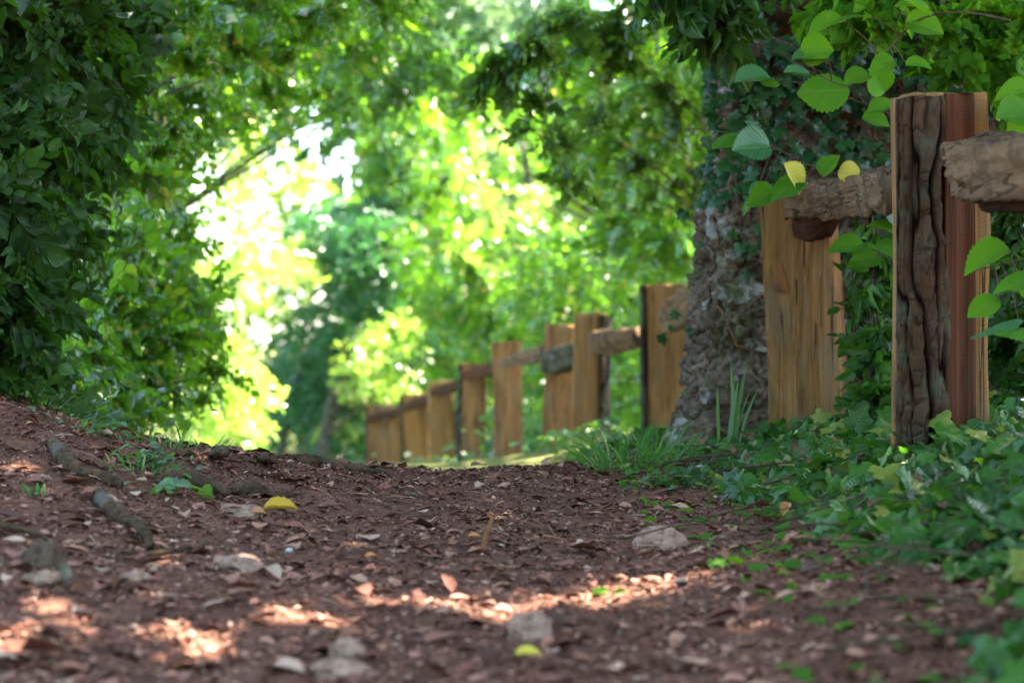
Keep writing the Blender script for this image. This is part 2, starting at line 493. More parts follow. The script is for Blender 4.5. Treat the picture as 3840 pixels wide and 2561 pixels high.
def rand_dirs(n, up=0.0):
    v = RNG.normal(size=(n, 3)); v[:, 2] += up
    return v / np.linalg.norm(v, axis=1, keepdims=True)


def spray(tmpl, nleaf=11, leaf=.22, ang=52, seed=0):
    """a twig of length 1 along +Y with alternate leaves; normal +Z"""
    r = np.random.default_rng(seed); T = []; D = []; Nn = []; S = []
    for i in range(nleaf):
        t = .12 + .86 * i / nleaf; s = 1 if i % 2 else -1; a = math.radians(ang + r.normal() * 10) * (1 - .35 * t)
        D.append((s * math.sin(a), math.cos(a), -.25 + r.normal() * .18)); T.append((0, t, -.16 * t * t))
        Nn.append((r.normal() * .3, r.normal() * .3, 1)); S.append(leaf * (.75 + .5 * r.random()) * (1.15 - .4 * abs(t - .5)))
    D.append((0, 1, -.4)); T.append((0, .98, -.155)); Nn.append((.1, 0, 1)); S.append(leaf)
    V, Fq, U = scatter(tmpl, np.array(T), frames(np.array(D), np.array(Nn)), np.array(S))
    return V, Fq, U


def twig_template():
    """thin three sided twig matching spray()"""
    V = []; Fq = []; k = 4
    for i in range(k + 1):
        t = i / k; r = .008 * (1.2 - t)
        for j in range(3):
            a = j * 2.094; V.append((r * math.cos(a), t, -.16 * t * t + r * math.sin(a)))
    for i in range(k):
        for j in range(3):
            Fq.append((i * 3 + j, i * 3 + (j + 1) % 3, (i + 1) * 3 + (j + 1) % 3, (i + 1) * 3 + j))
    return np.array(V), np.array(Fq), np.zeros((len(V), 2))


FAR_LEAF = leaf_grid(2, 3, .33, 0, .15, .15)
MID_LEAF = leaf_grid(4, 3, .33, 0, .15, .2)
NEAR_LEAF = leaf_grid(8, 5, .33, .10, .14, .22)
HERO_LEAF = leaf_grid(22, 7, .42, .06, .10, .20, .40)
MID_LEAF = leaf_grid(3, 3, .33, 0, .15, .2)
SPR_FAR = [spray(FAR_LEAF, 11, .19, 65, s) for s in range(5)]
SPR_SMALL = [spray(MID_LEAF, 17, .14, 58, s + 40) for s in range(5)]
SPR_MID = [spray(MID_LEAF, 13, .20, 55, s + 10) for s in range(5)]
SPR_NEAR = [spray(leaf_grid(8, 5, w_, .10, .14 + .1 * s, .05 + .13 * s), 9, l_, 50, s + 20) for s, (w_, l_) in enumerate(((.33, .27), (.38, .33), (.30, .22), (.36, .30), (.33, .18), (.34, .36)))]
SPR_FINE = [spray(leaf_grid(5, 3, w_, .08, .16 + .08 * s, .05 + .12 * s), 12, l_, 54, s + 60) for s, (w_, l_) in enumerate(((.33, .22), (.38, .26), (.30, .17), (.36, .24), (.33, .14)))]
HEROES = [leaf_grid(22, 7, w_, .06, f_, d_, .40) for w_, f_, d_ in ((.42, .10, .20), (.46, .22, .05), (.38, .05, .42), (.44, -.12, .25), (.40, .28, .30))]
TWIG = twig_template()


def tube(P, Rr, sides=7, rough=0, seed=0, cap=True):
    """tube through points P with radii Rr -> V, F"""
    P = np.asarray(P, float); Rr = np.asarray(Rr, float); n = len(P)
    T = np.gradient(P, axis=0); T /= np.linalg.norm(T, axis=1, keepdims=True) + 1e-9
    ref = np.array([0, 0, 1.0]) if abs(T[0, 2]) < .9 else np.array([1.0, 0, 0])
    V = []
    for i in range(n):
        u = np.cross(T[i], ref); u /= np.linalg.norm(u) + 1e-9; w = np.cross(u, T[i])
        for j in range(sides):
            a = 2 * math.pi * j / sides
            V.append(P[i] + Rr[i] * (math.cos(a) * u + math.sin(a) * w))
    V = np.array(V)
    if rough:
        C = np.repeat(P, sides, 0); d = V - C
        V = C + d * (1 + rough * fbm(V * 14 + seed, 3, seed))[:, None]
    Fq = [(i * sides + j, i * sides + (j + 1) % sides, (i + 1) * sides + (j + 1) % sides, (i + 1) * sides + j) for i in range(n - 1) for j in range(sides)]
    if cap:
        Fq += [tuple(range(sides))[::-1], tuple((n - 1) * sides + j for j in range(sides))]
    return V, Fq


def smooth_path(K, n):
    K = np.asarray(K, float); t = np.linspace(0, len(K) - 1, n); out = []
    for s in t:
        i = min(int(s), len(K) - 2); f = s - i
        p0 = K[max(i - 1, 0)]; p1 = K[i]; p2 = K[i + 1]; p3 = K[min(i + 2, len(K) - 1)]
        out.append(.5 * ((2 * p1) + (-p0 + p2) * f + (2 * p0 - 5 * p1 + 4 * p2 - p3) * f * f + (-p0 + 3 * p1 - 3 * p2 + p3) * f ** 3))
    return np.array(out)


def merge_tubes(ts):
    V = []; Fl = []; o = 0
    for v, f in ts:
        V.append(v); Fl += [tuple(i + o for i in q) for q in f]; o += len(v)
    return np.vstack(V), Fl


# ------------------------------------------------------------------ trees
def clump_sprays(clumps, density, size, droop=.45, tilt=.55, shell=.55):
    """clumps: (centre, (rx,ry,rz)) -> transforms for sprays"""
    T = []; D = []; Nn = []; S = []
    for c, r in clumps:
        c = np.asarray(c); r = np.asarray(r)
        n = max(3, int(density * (r[0] * r[2] + r[0] * r[1] + r[1] * r[2])))
        d = rand_dirs(n); rad = RNG.random(n) ** (1 / 3) * (1 - shell) + shell * RNG.random(n) ** .25
        p = c + d * r * rad[:, None]
        dd = d * [1, 1, .5] + RNG.normal(size=(n, 3)) * .5; dd[:, 2] -= droop
        dd /= np.linalg.norm(dd, axis=1, keepdims=True)
        ss = size * (.7 + .6 * RNG.random(n))
        T.append(p - dd * ss[:, None] * .6); D.append(dd); Nn.append(rand_dirs(n, 1 / tilt)); S.append(ss)
    return map(np.concatenate, (T, D, Nn, S))


def foliage(sprs, T, R, S):
    k = RNG.integers(0, len(sprs), len(T)); parts = []
    for i in range(len(sprs)):
        m = k == i
        if m.any(): parts.append(scatter(sprs[i], T[m], R[m], S[m]))
    return join(parts)


def tree(name, label, cat, base, clumps, mat, density, size, sprs, trunk_r=.07, group=None, top=None, droop=.45, tilt=.55, twigs=False, lean=0.0):
    base = np.array([base[0], base[1], gz(base[0], base[1])[0] - .05])
    e = empty(name, base); tag(e, label, cat, group)
    cs = np.array([c for c, r in clumps]); hi = cs[:, 2].max() if top is None else top
    tp = np.array([cs[:, 0].mean() * .6 + base[0] * .4, cs[:, 1].mean() * .6 + base[1] * .4, hi])
    mid = (base + tp) / 2 + np.array([RNG.normal() * .12 + lean, RNG.normal() * .1, 0])
    P = smooth_path([base, mid, tp], 9)
    tubes = [tube(P, np.linspace(trunk_r * 1.25, trunk_r * .35, 9), 8, .12, 3)]
    for c, r in clumps:
        i = int(np.argmin(np.abs(P[:, 2] - (c[2] - .5 * np.linalg.norm(c[:2] - P[4, :2]))))); i = max(2, min(8, i))
        m = (P[i] + c) / 2 + np.array([0, 0, .12])
        tubes.append(tube(smooth_path([P[i], m, np.asarray(c)], 6), np.linspace(trunk_r * .42, trunk_r * .1, 6), 5))
    V, Fl = merge_tubes(tubes)
    mesh_obj('trunk', V, Fl, M['trunk'], e, smooth=True)
    T, D, Nn, S = clump_sprays(clumps, density, size, droop, tilt)
    R = frames(D, Nn)
    V, Fl, U = foliage(sprs, T, R, S)
    mesh_obj('crown', V, Fl, mat, e, uv=U)
    if twigs:
        V, Fl, U = scatter(TWIG, T, R, S)
        mesh_obj('twigs', V, Fl, M['twig'], e)
    return e


def blob_field(region, n, Y0, Y1, r0, r1, seed):
    """clumps spread through a volume whose outline follows polygon-free rectangles (px0,px1,py0,py1)"""
    r = np.random.default_rng(seed); out = []
    for i in range(n):
        a = region[r.integers(len(region))]
        Y = r.uniform(Y0, Y1); px = r.uniform(a[0], a[1]); py = r.uniform(a[2], a[3]); rad = r.uniform(r0, r1)
        out.append((at(px, py, Y), (rad, rad, rad * .75)))
    return out

# ------------------------------------------------------------------ fence
fence = empty('split_rail_fence', (1.16, 5.4, gz(1.16, 5.4)[0]))
tag(fence, 'rustic fence of split tan posts and rough rails along the right of the path', 'fence')


def prism(section, z0, z1, nz=26, seg=.02, rough=.005, seed=0, bend=(0, 0), taper=0.0, toptilt=(0, 0), ridge=0.0, ridge_side=None):
    """vertical slab from a CCW outline; V,F in local coordinates"""
    S = []
    n = len(section)
    for i in range(n):
        a = np.array(section[i], float); b = np.array(section[(i + 1) % n], float)
        k = max(1, int(np.linalg.norm(b - a) / seg))
        for j in range(k): S.append(a + (b - a) * j / k)
    S = np.array(S); m = len(S); c = S.mean(0)
    V = []
    for i in range(nz + 1):
        t = i / nz; z = z0 + (z1 - z0) * t
        q = c + (S - c) * (1 + taper * (.5 - t))
        off = np.array(bend) * math.sin(math.pi * t)
        zz = np.full(m, z) + (toptilt[0] * q[:, 0] + toptilt[1] * q[:, 1]) * t
        V.append(np.column_stack([q + off, zz]))
    V = np.vstack(V)
    N2 = np.tile((S - c) / (np.linalg.norm(S - c, axis=1, keepdims=True) + 1e-6), (nz + 1, 1))
    d = rough * fbm(V * [9, 9, 2.2] + seed * 3.1, 3, seed) + rough * .7 * fbm(V * [40, 40, 4] + seed, 2, seed + 5)
    global FURROW
    FURROW = np.ones(len(V) + 1)
    if ridge:
        wq = V + .010 * np.stack([fbm(V * 9, 2, 31), fbm(V * 9, 2, 32), 0 * V[:, 0]], 1)
        a = np.abs(vnoise(wq * [60, 30, 5.0] + seed, seed)) * 2.2
        a2 = np.abs(vnoise(wq * [95, 70, 13] + seed + 40, seed + 3)) * 2.4
        b = np.abs(vnoise(wq * [22, 16, 30] + seed, seed + 6)) * 5 + .30
        fr = np.clip(np.minimum(np.minimum(a, a2 + .25), b), 0, 1)
        FURROW[:-1] = fr
        _, _, idc = cells(wq * [14, 14, 9] + seed, seed)
        rr = (fr ** .7) * (.7 + .4 * idc) * ridge + ridge * .30 * fbm(V * [45, 45, 30], 3, seed + 2)
        m2 = np.ones(len(V)) if ridge_side is None else np.clip((ridge_side - V[:, 1]) / .015 + 1, 0, 1)
        d = d + rr * m2
    V[:, :2] += N2 * d[:, None]
    V[-m:, 2] += .006 * fbm(V[-m:] * 25 + seed, 2, seed)
    Fl = [(i * m + j, i * m + (j + 1) % m, (i + 1) * m + (j + 1) % m, (i + 1) * m + j) for i in range(nz) for j in range(m)]
    # top cap: fan with a centre
    V = np.vstack([V, [[c[0], c[1], V[-m:, 2].mean()]]])
    Fl += [(nz * m + j, nz * m + (j + 1) % m, len(V) - 1) for j in range(m)]
    return V, Fl


def furrows(o, fr):
    at_ = o.data.attributes.new('furrow', 'FLOAT', 'POINT'); at_.data.foreach_set('value', fr.astype(np.float32)); return o


def placed(V, x, y, rz):
    c, s = math.cos(rz), math.sin(rz)
    return np.stack([V[:, 0] * c - V[:, 1] * s + x, V[:, 0] * s + V[:, 1] * c + y, V[:, 2]], 1)


def post(px0, px1, pytop, Y, thick=.12, rz=0, mat='tan_wood', bend=(0, 0), taper=0, tilt=(0, 0), bark=None, seed=1, label=None, nz=26, lean=0.0, dw=0):
    """bark: (side) 'left'/'right'/'front' covered with bark"""
    x = ((px0 + px1) / 2 - 512) / F * Y; w = (px1 - px0) / F * Y / 2 + dw
    zt = (341 - pytop) / F * Y; zb = gz(x, Y)[0] - .15
    rs = np.random.default_rng(seed)
    j = rs.uniform(-.012, .012, 12)
    sec = [(-w + .012, -thick / 2 + j[0]), (-w * .3, -thick / 2 + j[1]), (w * .4, -thick / 2 + j[2]), (w - .010, -thick / 2 + j[3]), (w, -thick / 2 + .014), (w * .92 + j[4], thick / 2), (-w * .9 + j[5], thick / 2), (-w, -thick / 2 + .016)]
    tilt = (tilt[0] + rs.uniform(-.10, .10), tilt[1]); lean += rs.uniform(-.018, .018)
    V, Fl = prism(sec, zb, zt, nz, .02, .011, seed, (rs.uniform(-.015, .015), 0), rs.uniform(-.08, .05), tilt)
    V[:, 0] += lean * (V[:, 2] - zb)
    o = mesh_obj('post', placed(V, x, Y, rz), Fl, M[mat], fence)
    if label: o['label'] = label
    if bark:
        sg = -1 if bark == 'left' else 1
        bt = .03
        sb = [(sg * w, -thick / 2 - .012), (sg * (w + bt), -thick / 4), (sg * (w + bt * 1.2), thick / 4), (sg * w, thick / 2 + .01), (sg * (w - .004), 0)]
        if sg < 0: sb = sb[::-1]
        V, Fl = prism(sb, zb, zt - .01, nz * 2, .02, .004, seed + 3, bend, 0, tilt, ridge=.012)
        V[:, 0] += lean * (V[:, 2] - zb)
        b = mesh_obj('bark', placed(V, x, Y, rz), Fl, M['dark_bark'], o, local=True)
        b.location = tuple(-np.array(fence.location)); furrows(b, FURROW)
    return o


def child_world(name, V, Fl, mat, parent_part, **kw):
    """a sub-part given in world space under a part of the fence (the part itself sits at the fence origin)"""
    b = mesh_obj(name, V - np.array(fence.location), Fl, mat, parent_part, local=True, **kw)
    return b


# nearest post: bark on its left half, red heartwood groove, tan right side
Y1 = 5.4; X1 = at(942, 0, Y1)[0]; zt1 = at(0, 95, Y1)[2]; zb1 = gz(X1, Y1)[0] - .15
sec = [(-.116, -.040), (-.112, -.060), (-.03, -.070), (.008, -.055), (.050, -.030), (.082, -.022), (.120, -.026), (.128, .07), (-.124, .075)]
V, Fl = prism(sec, zb1, zt1, 60, .01, .009, 4, (.004, 0), .0, (.03, 0))
p1 = mesh_obj('post', placed(V, X1, Y1, 0), Fl, M['tan_wood'], fence)
p1['label'] = 'nearest post, half covered in thick grey cracked bark'
sb = [(-.131, -.020), (-.133, -.055), (-.125, -.078), (-.095, -.090), (-.04, -.089), (-.012, -.078), (-.0125, -.066), (-.03, -.0735), (-.108, -.0655), (-.110, -.020)]
V, Fl = prism(sb, zb1, zt1 - .012, 330, .0035, .004, 9, (.004, 0), 0, (.03, 0), ridge=.016, ridge_side=-.066)
furrows(child_world('bark', placed(V, X1, Y1, 0), Fl, M['bark'], p1), FURROW)
sr = [(-.012, -.082), (.020, -.072), (.034, -.050), (.050, -.040), (.080, -.036), (.078, -.0225), (.048, -.0325), (.003, -.058), (-.0115, -.066)]
V, Fl = prism(sr, zb1, zt1 - .004, 50, .008, .003, 12, (.004, 0), 0, (.03, 0))
hw = child_world('heartwood', placed(V, X1, Y1, 0), Fl, M['red_wood'], p1)
sl = [(-.134, -.055), (-.1225, -.070), (-.1215, -.0655), (-.1235, -.060), (-.1290, -.044)]
# second post, full width tan slab with its right side turned to the camera
Y2 = 7.75; X2 = at(802, 0, Y2)[0]; zt2 = at(0, 189, Y2)[2]; zb2 = gz(X2, Y2)[0] - .15
sec = [(-.150, -.065), (.118, -.070), (.150, .045), (-.14, .06)]
V, Fl = prism(sec, zb2, zt2, 60, .012, .011, 2, (.012, 0), .02, (.04, 0))
V[:, 0] += -.045 * (V[:, 2] - zb2) + .03
V[:, 0] -= np.clip((V[:, 2] - (zb2 + .5)) / 1.0, 0, 1) * .0
p2 = mesh_obj('post', placed(V, X2, Y2, -.14), Fl, M['tan_wood'], fence)
p2['label'] = 'broad smooth tan post in front of the stone wall'
# chipped knot on its face
kn = [(-.02, -.006), (.014, -.006), (.014, .006), (-.02, .006)]
kV = []; k0 = at(778, 263, Y2 - .075); k1 = at(786, 300, Y2 - .075)
outline = [(774, 263), (781, 262), (785, 275), (789, 290), (788, 293), (777, 291), (774, 280)][::-1]
loc_ = np.array([((a - 802.5) / F * Y2, -.0745, (341 - b) / F * Y2) for a, b in outline])
front = list(placed(loc_, X2, Y2, -.14)); back = list(placed(loc_ + [0, .02, 0], X2, Y2, -.14))
kV = np.array(front + back); n = len(front)
kF = [tuple(range(n))] + [(i, i + n, (i + 1) % n + n, (i + 1) % n) for i in range(n)]
child_world('knot', kV, kF, wood_mat('knot_wood', (.26, .12, .045), (.12, .05, .02)), p2)

# posts beyond
post(647, 687, 284, 13.6, .12, -.15, bark='left', seed=21, label='post with a strip of dark bark down its left side', tilt=(-.1, 0))
post(575, 604, 313, 14.4, .14, -.35, bark='right', seed=22, lean=.01)
post(542, 573, 324, 15.2, .12, .1, mat='far_wood', seed=23, lean=.02, dw=.0)
post(493, 521, 341, 17.0, .12, .15, mat='far_wood', seed=24, lean=.01, dw=.006)
post(462, 486, 363, 19.7, .14, -.1, bark='left', seed=25, dw=.006)
post(431, 455, 381, 23.0, .12, .15, mat='far_wood', seed=26, lean=-.03, dw=.006)
post(404, 430, 393, 26.0, .12, 0, bark='left', seed=27, lean=-.03, dw=.006)
post(391, 404, 406, 29.0, .12, .2, mat='far_wood', seed=28, dw=.006)
post(367, 390, 404, 31.0, .14, 0, bark='left', seed=29, mat='far_wood', dw=.006)
post(1240, 1290, 120, 3.2, .13, .1, seed=31)


def rail(K, R, mat='grey_wood', seed=1, sides=14, flat=.75, under=None, rough=.28, label=None):
    """a rough split log along K with radii R, the ends broken"""
    n = 110; sides = 44
    P = smooth_path(K, n); r = np.interp(np.linspace(0, 1, n), np.linspace(0, 1, len(R)), R)
    V, Fl = tube(P, r, sides, 0, seed)
    j = np.tile(np.arange(sides), n) * 2 * math.pi / sides + .25
    sq = 1 / np.maximum(np.abs(np.cos(j)), np.abs(np.sin(j))) ** .97
    Cc = np.repeat(P, sides, 0); V = Cc + (V - Cc) * (sq * .90)[:, None]
    C = np.vstack([np.repeat(P, sides, 0)])
    d = V - C
    L = np.linalg.norm(P[-1] - P[0]); along = np.repeat(np.linspace(0, L, n), sides)
    ang = np.arctan2(d[:, 2], np.hypot(d[:, 0], d[:, 1]) * np.sign(d[:, 0] + 1e-9))
    Q = np.stack([along * 3.6, np.cos(j) * 2.0, np.sin(j) * 2.0], 1)
    f = 1 + rough * .55 * fbm(Q + seed, 3, seed)
    fib = vnoise(np.stack([along * 1.6, np.cos(j) * 13, np.sin(j) * 13], 1) + seed, seed + 8)
    f = f + .10 * fib
    gr = vnoise(np.stack([along * 2.5, np.cos(j) * 6, np.sin(j) * 6], 1) + seed * 3, seed)      # long splits
    f = f - .22 * np.clip(1 - np.abs(gr) * 5, 0, 1) * np.clip(.3 + vnoise(Q * 1.7 + 9, seed), 0, 1)
    f = f + .10 * fbm(np.stack([along * 14, np.cos(j) * 9, np.sin(j) * 9], 1), 3, seed + 4)
    V = C + d * f[:, None]
    V[:sides] += (P[0] - P[1]) / np.linalg.norm(P[0] - P[1]) * (.03 * fbm(V[:sides] * 14, 2, seed))[:, None]
    o = mesh_obj('rail', V, Fl, M[mat], fence, smooth=False)
    if label: o['label'] = label
    return o


# rail held between the two nearest posts, and the one leaving to the right
rail([at(797, 198, Y2 - .16), at(838, 198, Y2 - .35), at(872, 192, Y2 - .9), at(905, 188, Y1 + .35)], [.080, .074, .080, .078, .072], seed=5, label='rough grey rail between the two nearest posts')
nt = rail([at(802, 224, Y2 - .13), at(817, 226, Y2 - .22), at(836, 212, Y2 - .3)], [.048, .060, .02], 'old_wood', seed=8, rough=.5, label='dark underside of the rail end')  # separate darker piece along the underside of the rail end
rail([at(970, 164, Y1 - .20), at(990, 166, Y1 - .6), at(1040, 165, Y1 - 1.1), at(1262, 150, 3.15)], [.074, .078, .072, .075], seed=11, label='thick weathered rail end lying across the nearest post')
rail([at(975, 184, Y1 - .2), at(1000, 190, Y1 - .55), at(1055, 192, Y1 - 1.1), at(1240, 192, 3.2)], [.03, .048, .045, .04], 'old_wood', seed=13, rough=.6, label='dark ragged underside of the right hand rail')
rail([at(668, 322, 13.3), at(684, 312, 12.9), at(700, 300, 12.4), at(735, 268, 10.6), at(800, 215, 8.1)], [.07, .115, .11, .10, .08], seed=15, label='broken rail end lying on the post beside the stone wall')
rail([at(597, 341, 14.1), at(618, 341, 13.9), at(640, 336, 13.7)], [.085, .09, .075], seed=16)
rail([at(548, 360, 15.0), at(562, 359, 14.8), at(580, 352, 14.5)], [.08, .115, .085], 'mossy', seed=17, label='dark mossy rail')
rail([at(502, 362, 16.8), at(522, 358, 16.2), at(548, 352, 15.3)], [.035, .06, .07], seed=18)
rail([at(466, 374, 19.5), at(483, 371, 18.6), at(500, 365, 17.2)], [.05, .065, .05], 'red_wood', seed=19)
rail([at(434, 392, 22.8), at(448, 388, 21.6), at(464, 382, 20)], [.05, .065, .05], 'old_wood', seed=20)
rail([at(404, 408, 25.8), at(418, 403, 24.6), at(434, 396, 23.1)], [.05, .07, .05], 'old_wood', seed=30)
rail([at(368, 418, 31), at(390, 413, 29), at(408, 408, 26.2)], [.05, .07, .05], 'old_wood', seed=32)

# a second fence far down the path on its other side
f2 = empty('distant_fence', (-4.2, 46, gz(-4.2, 46)[0])); tag(f2, 'blurred brown wooden fence far down the path', 'fence')
for i, (px, tp, Y) in enumerate(((303, 428, 44), (316, 424, 46), (330, 420, 48))):
    x = (px - 512) / F * Y; w = .13
    V, Fl = prism([(-w, -.08), (w, -.08), (w, .08), (-w, .08)], gz(x, Y)[0] - .2, at(0, tp, Y)[2], 6, .1, .01, 60 + i)
    mesh_obj('post', placed(V, x, Y, .2 * i), Fl, M['grey_wood'], f2)
V, Fl = tube(smooth_path([at(300, 436, 43.8), at(316, 434, 45.8), at(332, 430, 47.8)], 8), [.12] * 8, 8, .2, 3)
mesh_obj('rail', V, Fl, M['grey_wood'], f2)

# ------------------------------------------------------------------ the old wall
def build_wall():
    # plan: left end (going away) -> rounded corner -> long front face running right
    plan = [(1.02, 9.3), (.85, 8.9), (.765, 8.45), (.775, 8.14), (.89, 7.99), (1.2, 8.02), (1.7, 8.0), (2.4, 7.9), (3.4, 7.8), (5.2, 7.7)]
    nU, nVv = 520, 230
    D = smooth_path([(a, b, 0) for a, b in plan], 900)
    s = np.concatenate([[0], np.cumsum(np.linalg.norm(np.diff(D, axis=0), axis=1))])
    # finer where it is seen
    us = np.concatenate([np.linspace(0, 1.1, 150, endpoint=False), np.linspace(1.1, 3.2, 270, endpoint=False), np.linspace(3.2, s[-1], 100)])
    X = np.interp(us, s, D[:, 0]); Y = np.interp(us, s, D[:, 1])
    tx = np.gradient(X, us); ty = np.gradient(Y, us); L = np.hypot(tx, ty); nrm = np.stack([ty / L, -tx / L], 1)
    v = np.linspace(0, 1, nVv)
    U, Vv = np.meshgrid(us, v)
    z0 = -.75; top = 1.30 + .10 * np.sin(us * 2.1) + .07 * np.sin(us * 6.3 + 1)
    Z = z0 + (top[None, :] - z0) * Vv
    PX = np.tile(X, (nVv, 1)); PY = np.tile(Y, (nVv, 1))
    h = np.clip((Z + .45) / 1.6, 0, 1.2)
    batter = -.13 * h + .05 * np.exp(-((Z + .42) / .16) ** 2) * 1.0       # flares towards the ground
    batter = np.where(U < 1.6, batter, batter * .6)
    step = .045 / (1 + np.exp((Z - (.64 + .03 * np.sin(U * 5))) * 60))     # lower courses stand proud
    P = np.stack([PX.ravel(), PY.ravel(), Z.ravel()], 1)
    wq = P + .08 * np.stack([fbm(P * 3, 2, 51), fbm(P * 3, 2, 52), fbm(P * 3, 2, 53)], 1)
    d1, d2, cid = cells(wq * [5.2, 5.2, 8.0], 7)
    gap = np.clip((d2 - d1) / .22, 0, 1)
    e1, e2, cid2 = cells(wq * 19, 17)
    disp = .022 * (gap ** .5 - 1) + .030 * (cid - .5) + .060 * fbm(P * 3.2, 4, 8, .65) - .040 * np.abs(fbm(P * 13, 3, 18, .6)) + .010 * (1 - np.clip(e1, 0, 1)) + .045 * fbm(P * 30, 4, 9, .75)
    pit = np.clip(fbm(P * 6.5 + 5, 2, 71) - .28, 0, 1)
    disp = disp - .28 * pit
    disp = disp + step.ravel() + batter.ravel()
    P[:, 0] += np.tile(nrm[:, 0], nVv) * disp; P[:, 1] += np.tile(nrm[:, 1], nVv) * disp
    n = len(us)
    idx = np.arange(nVv * n).reshape(nVv, n)
    q = np.stack([idx[:-1, :-1], idx[:-1, 1:], idx[1:, 1:], idx[1:, :-1]], -1).reshape(-1, 4)
    # cap going back 0.6 m
    last = P[idx[-1]]
    back = [last]
    for k in range(1, 9):
        b = last.copy(); b[:, 0] -= nrm[:, 0] * .075 * k; b[:, 1] -= nrm[:, 1] * .075 * k
        b[:, 2] += .03 * k - .003 * k * k + .03 * fbm(b * 7, 3, 4); back.append(b)
    Pc = np.vstack(back[1:]); allP = np.vstack([P, Pc]); rows = [idx[-1]] + [np.arange(n) + len(P) + k * n for k in range(8)]
    qs = [np.stack([rows[k][:-1], rows[k][1:], rows[k + 1][1:], rows[k + 1][:-1]], -1) for k in range(8)]
    return allP, np.vstack([q] + qs), (P.reshape(nVv, n, 3), nrm, us)


wV, wF, (wGrid, wN, wU) = build_wall()
wall = mesh_obj('rubble_wall', wV, wF, M['rock'], smooth=False, loc=(1.2, 8.1, gz(1.2, 8.1)[0]))
tag(wall, 'rough grey rubble stone wall end behind the second post, pitted and mossy', 'wall')


def wall_pt(px, py):
    """point of the wall face seen through a pixel"""
    G = wGrid.reshape(-1, 3)
    q = np.stack([G[:, 0] / G[:, 1] * F + 512, 341 - G[:, 2] / G[:, 1] * F], 1)
    d = np.hypot(q[:, 0] - px, q[:, 1] - py) + G[:, 1] * 2
    return G[np.argmin(d)]


# ivy on the wall: vines and leaves
ivy = empty('wall_ivy', (.9, 7.9, gz(.9, 7.9)[0])); tag(ivy, 'dark green ivy with thin bare vines climbing over the stone wall', 'ivy')
vines = []
vine_px = [[(705, 375), (712, 330), (709, 290), (716, 245), (712, 205), (722, 170), (735, 140), (760, 110), (800, 85)],
           [(742, 348), (730, 330), (716, 300), (713, 270), (715, 230)], [(757, 262), (750, 255), (735, 248), (724, 240)],
           [(735, 180), (752, 160), (775, 150), (800, 160), (830, 168), (870, 160), (900, 150)],
           [(716, 120), (735, 128), (760, 140), (785, 165), (812, 172), (840, 178)], [(700, 95), (720, 110), (745, 105), (765, 70), (790, 40)],
           [(850, 300), (862, 250), (875, 215), (880, 170), (870, 120), (885, 60)], [(850, 420), (862, 380), (880, 350), (893, 330)],
           [(870, 430), (858, 390), (852, 340), (860, 300)], [(720, 100), (760, 92), (810, 75), (860, 70), (900, 60)],
           [(820, 140), (822, 110), (840, 80), (850, 30)], [(785, 80), (790, 120), (778, 160)], [(990, 300), (1000, 230), (1010, 120), (1016, 40)]]
for K in vine_px:
    pts = np.array([wall_pt(a, b) for a, b in K]); pts[:, 1] -= .02
    P = smooth_path(pts, 5 * len(K)); P += .008 * RNG.normal(size=P.shape)
    vines.append(tube(P, np.linspace(.0055, .0028, len(P)), 5))
V, Fl = merge_tubes(vines); mesh_obj('vines', V, Fl, M['grey_wood'], ivy)
dens = [(716, 140, 26, 60, 80), (725, 165, 24, 22, 70), (745, 120, 34, 22, 60), (780, 150, 26, 22, 45), (800, 105, 50, 35, 140), (850, 90, 50, 40, 200), (830, 165, 40, 16, 60),
        (705, 186, 12, 18, 25), (754, 268, 9, 14, 10), (710, 190, 10, 10, 10), (880, 300, 28, 90, 170), (866, 400, 20, 40, 90), (870, 200, 20, 30, 40),
        (1000, 60, 40, 50, 200), (1005, 200, 30, 80, 150), (1005, 330, 30, 80, 170), (920, 50, 60, 40, 260), (765, 60, 45, 30, 160), (850, 40, 60, 30, 230), (700, 95, 26, 20, 60), (690, 120, 14, 20, 25)]
T = []
for px, py, sx, sy, n in dens:
    for _ in range(int(n * .4)):
        T.append(wall_pt(px + RNG.normal() * sx, py + RNG.normal() * sy))
T = np.array(T); T[:, 1] -= RNG.random(len(T)) * .10 + .015; T[:, 0] += RNG.normal(size=len(T)) * .02; T[:, 2] += RNG.normal(size=len(T)) * .02
D = np.stack([RNG.normal(size=len(T)) * .7, -.25 + RNG.normal(size=len(T)) * .2, -1 + .5 * RNG.random(len(T))], 1)
Nn = np.stack([RNG.normal(size=len(T)) * .45 - .1, -np.ones(len(T)), .25 + RNG.random(len(T)) * .9], 1)
V, Fl, U = scatter(ivy_leaf(), T, frames(D, Nn), .034 + .035 * RNG.random(len(T)))
mesh_obj('ivy_leaves', V, Fl, M['wall_ivy'], ivy, uv=U)
# a loose ivy strand reaching from the wall to the broken rail
st = [at(700, 296, 8.2), at(690, 318, 8.25), at(678, 330, 8.3), at(664, 332, 8.35)]
iv2 = empty('ivy_strand', st[0]); tag(iv2, 'short loose ivy strand hanging left off the stone wall over the broken rail end', 'ivy')
V, Fl = tube(smooth_path(st, 14), np.linspace(.004, .002, 14), 5); mesh_obj('stem', V, Fl, M['grey_wood'], iv2)
lp = np.array([at(a, b, 8.2) for a, b in ((697, 322), (690, 328), (700, 312), (661, 335), (676, 312), (702, 330), (671, 326))])
D = np.stack([RNG.normal(size=7) * .6, -.3 + 0 * lp[:, 0], -np.ones(7)], 1); Nn = np.stack([RNG.normal(size=7) * .3, -np.ones(7), .5 + 0 * lp[:, 0]], 1)
V, Fl, U = scatter(ivy_leaf(), lp, frames(D, Nn), np.array([.075, .05, .055, .05, .045, .05, .03])); mesh_obj('ivy_leaves', V, Fl, M['wall_ivy'], iv2, uv=U)

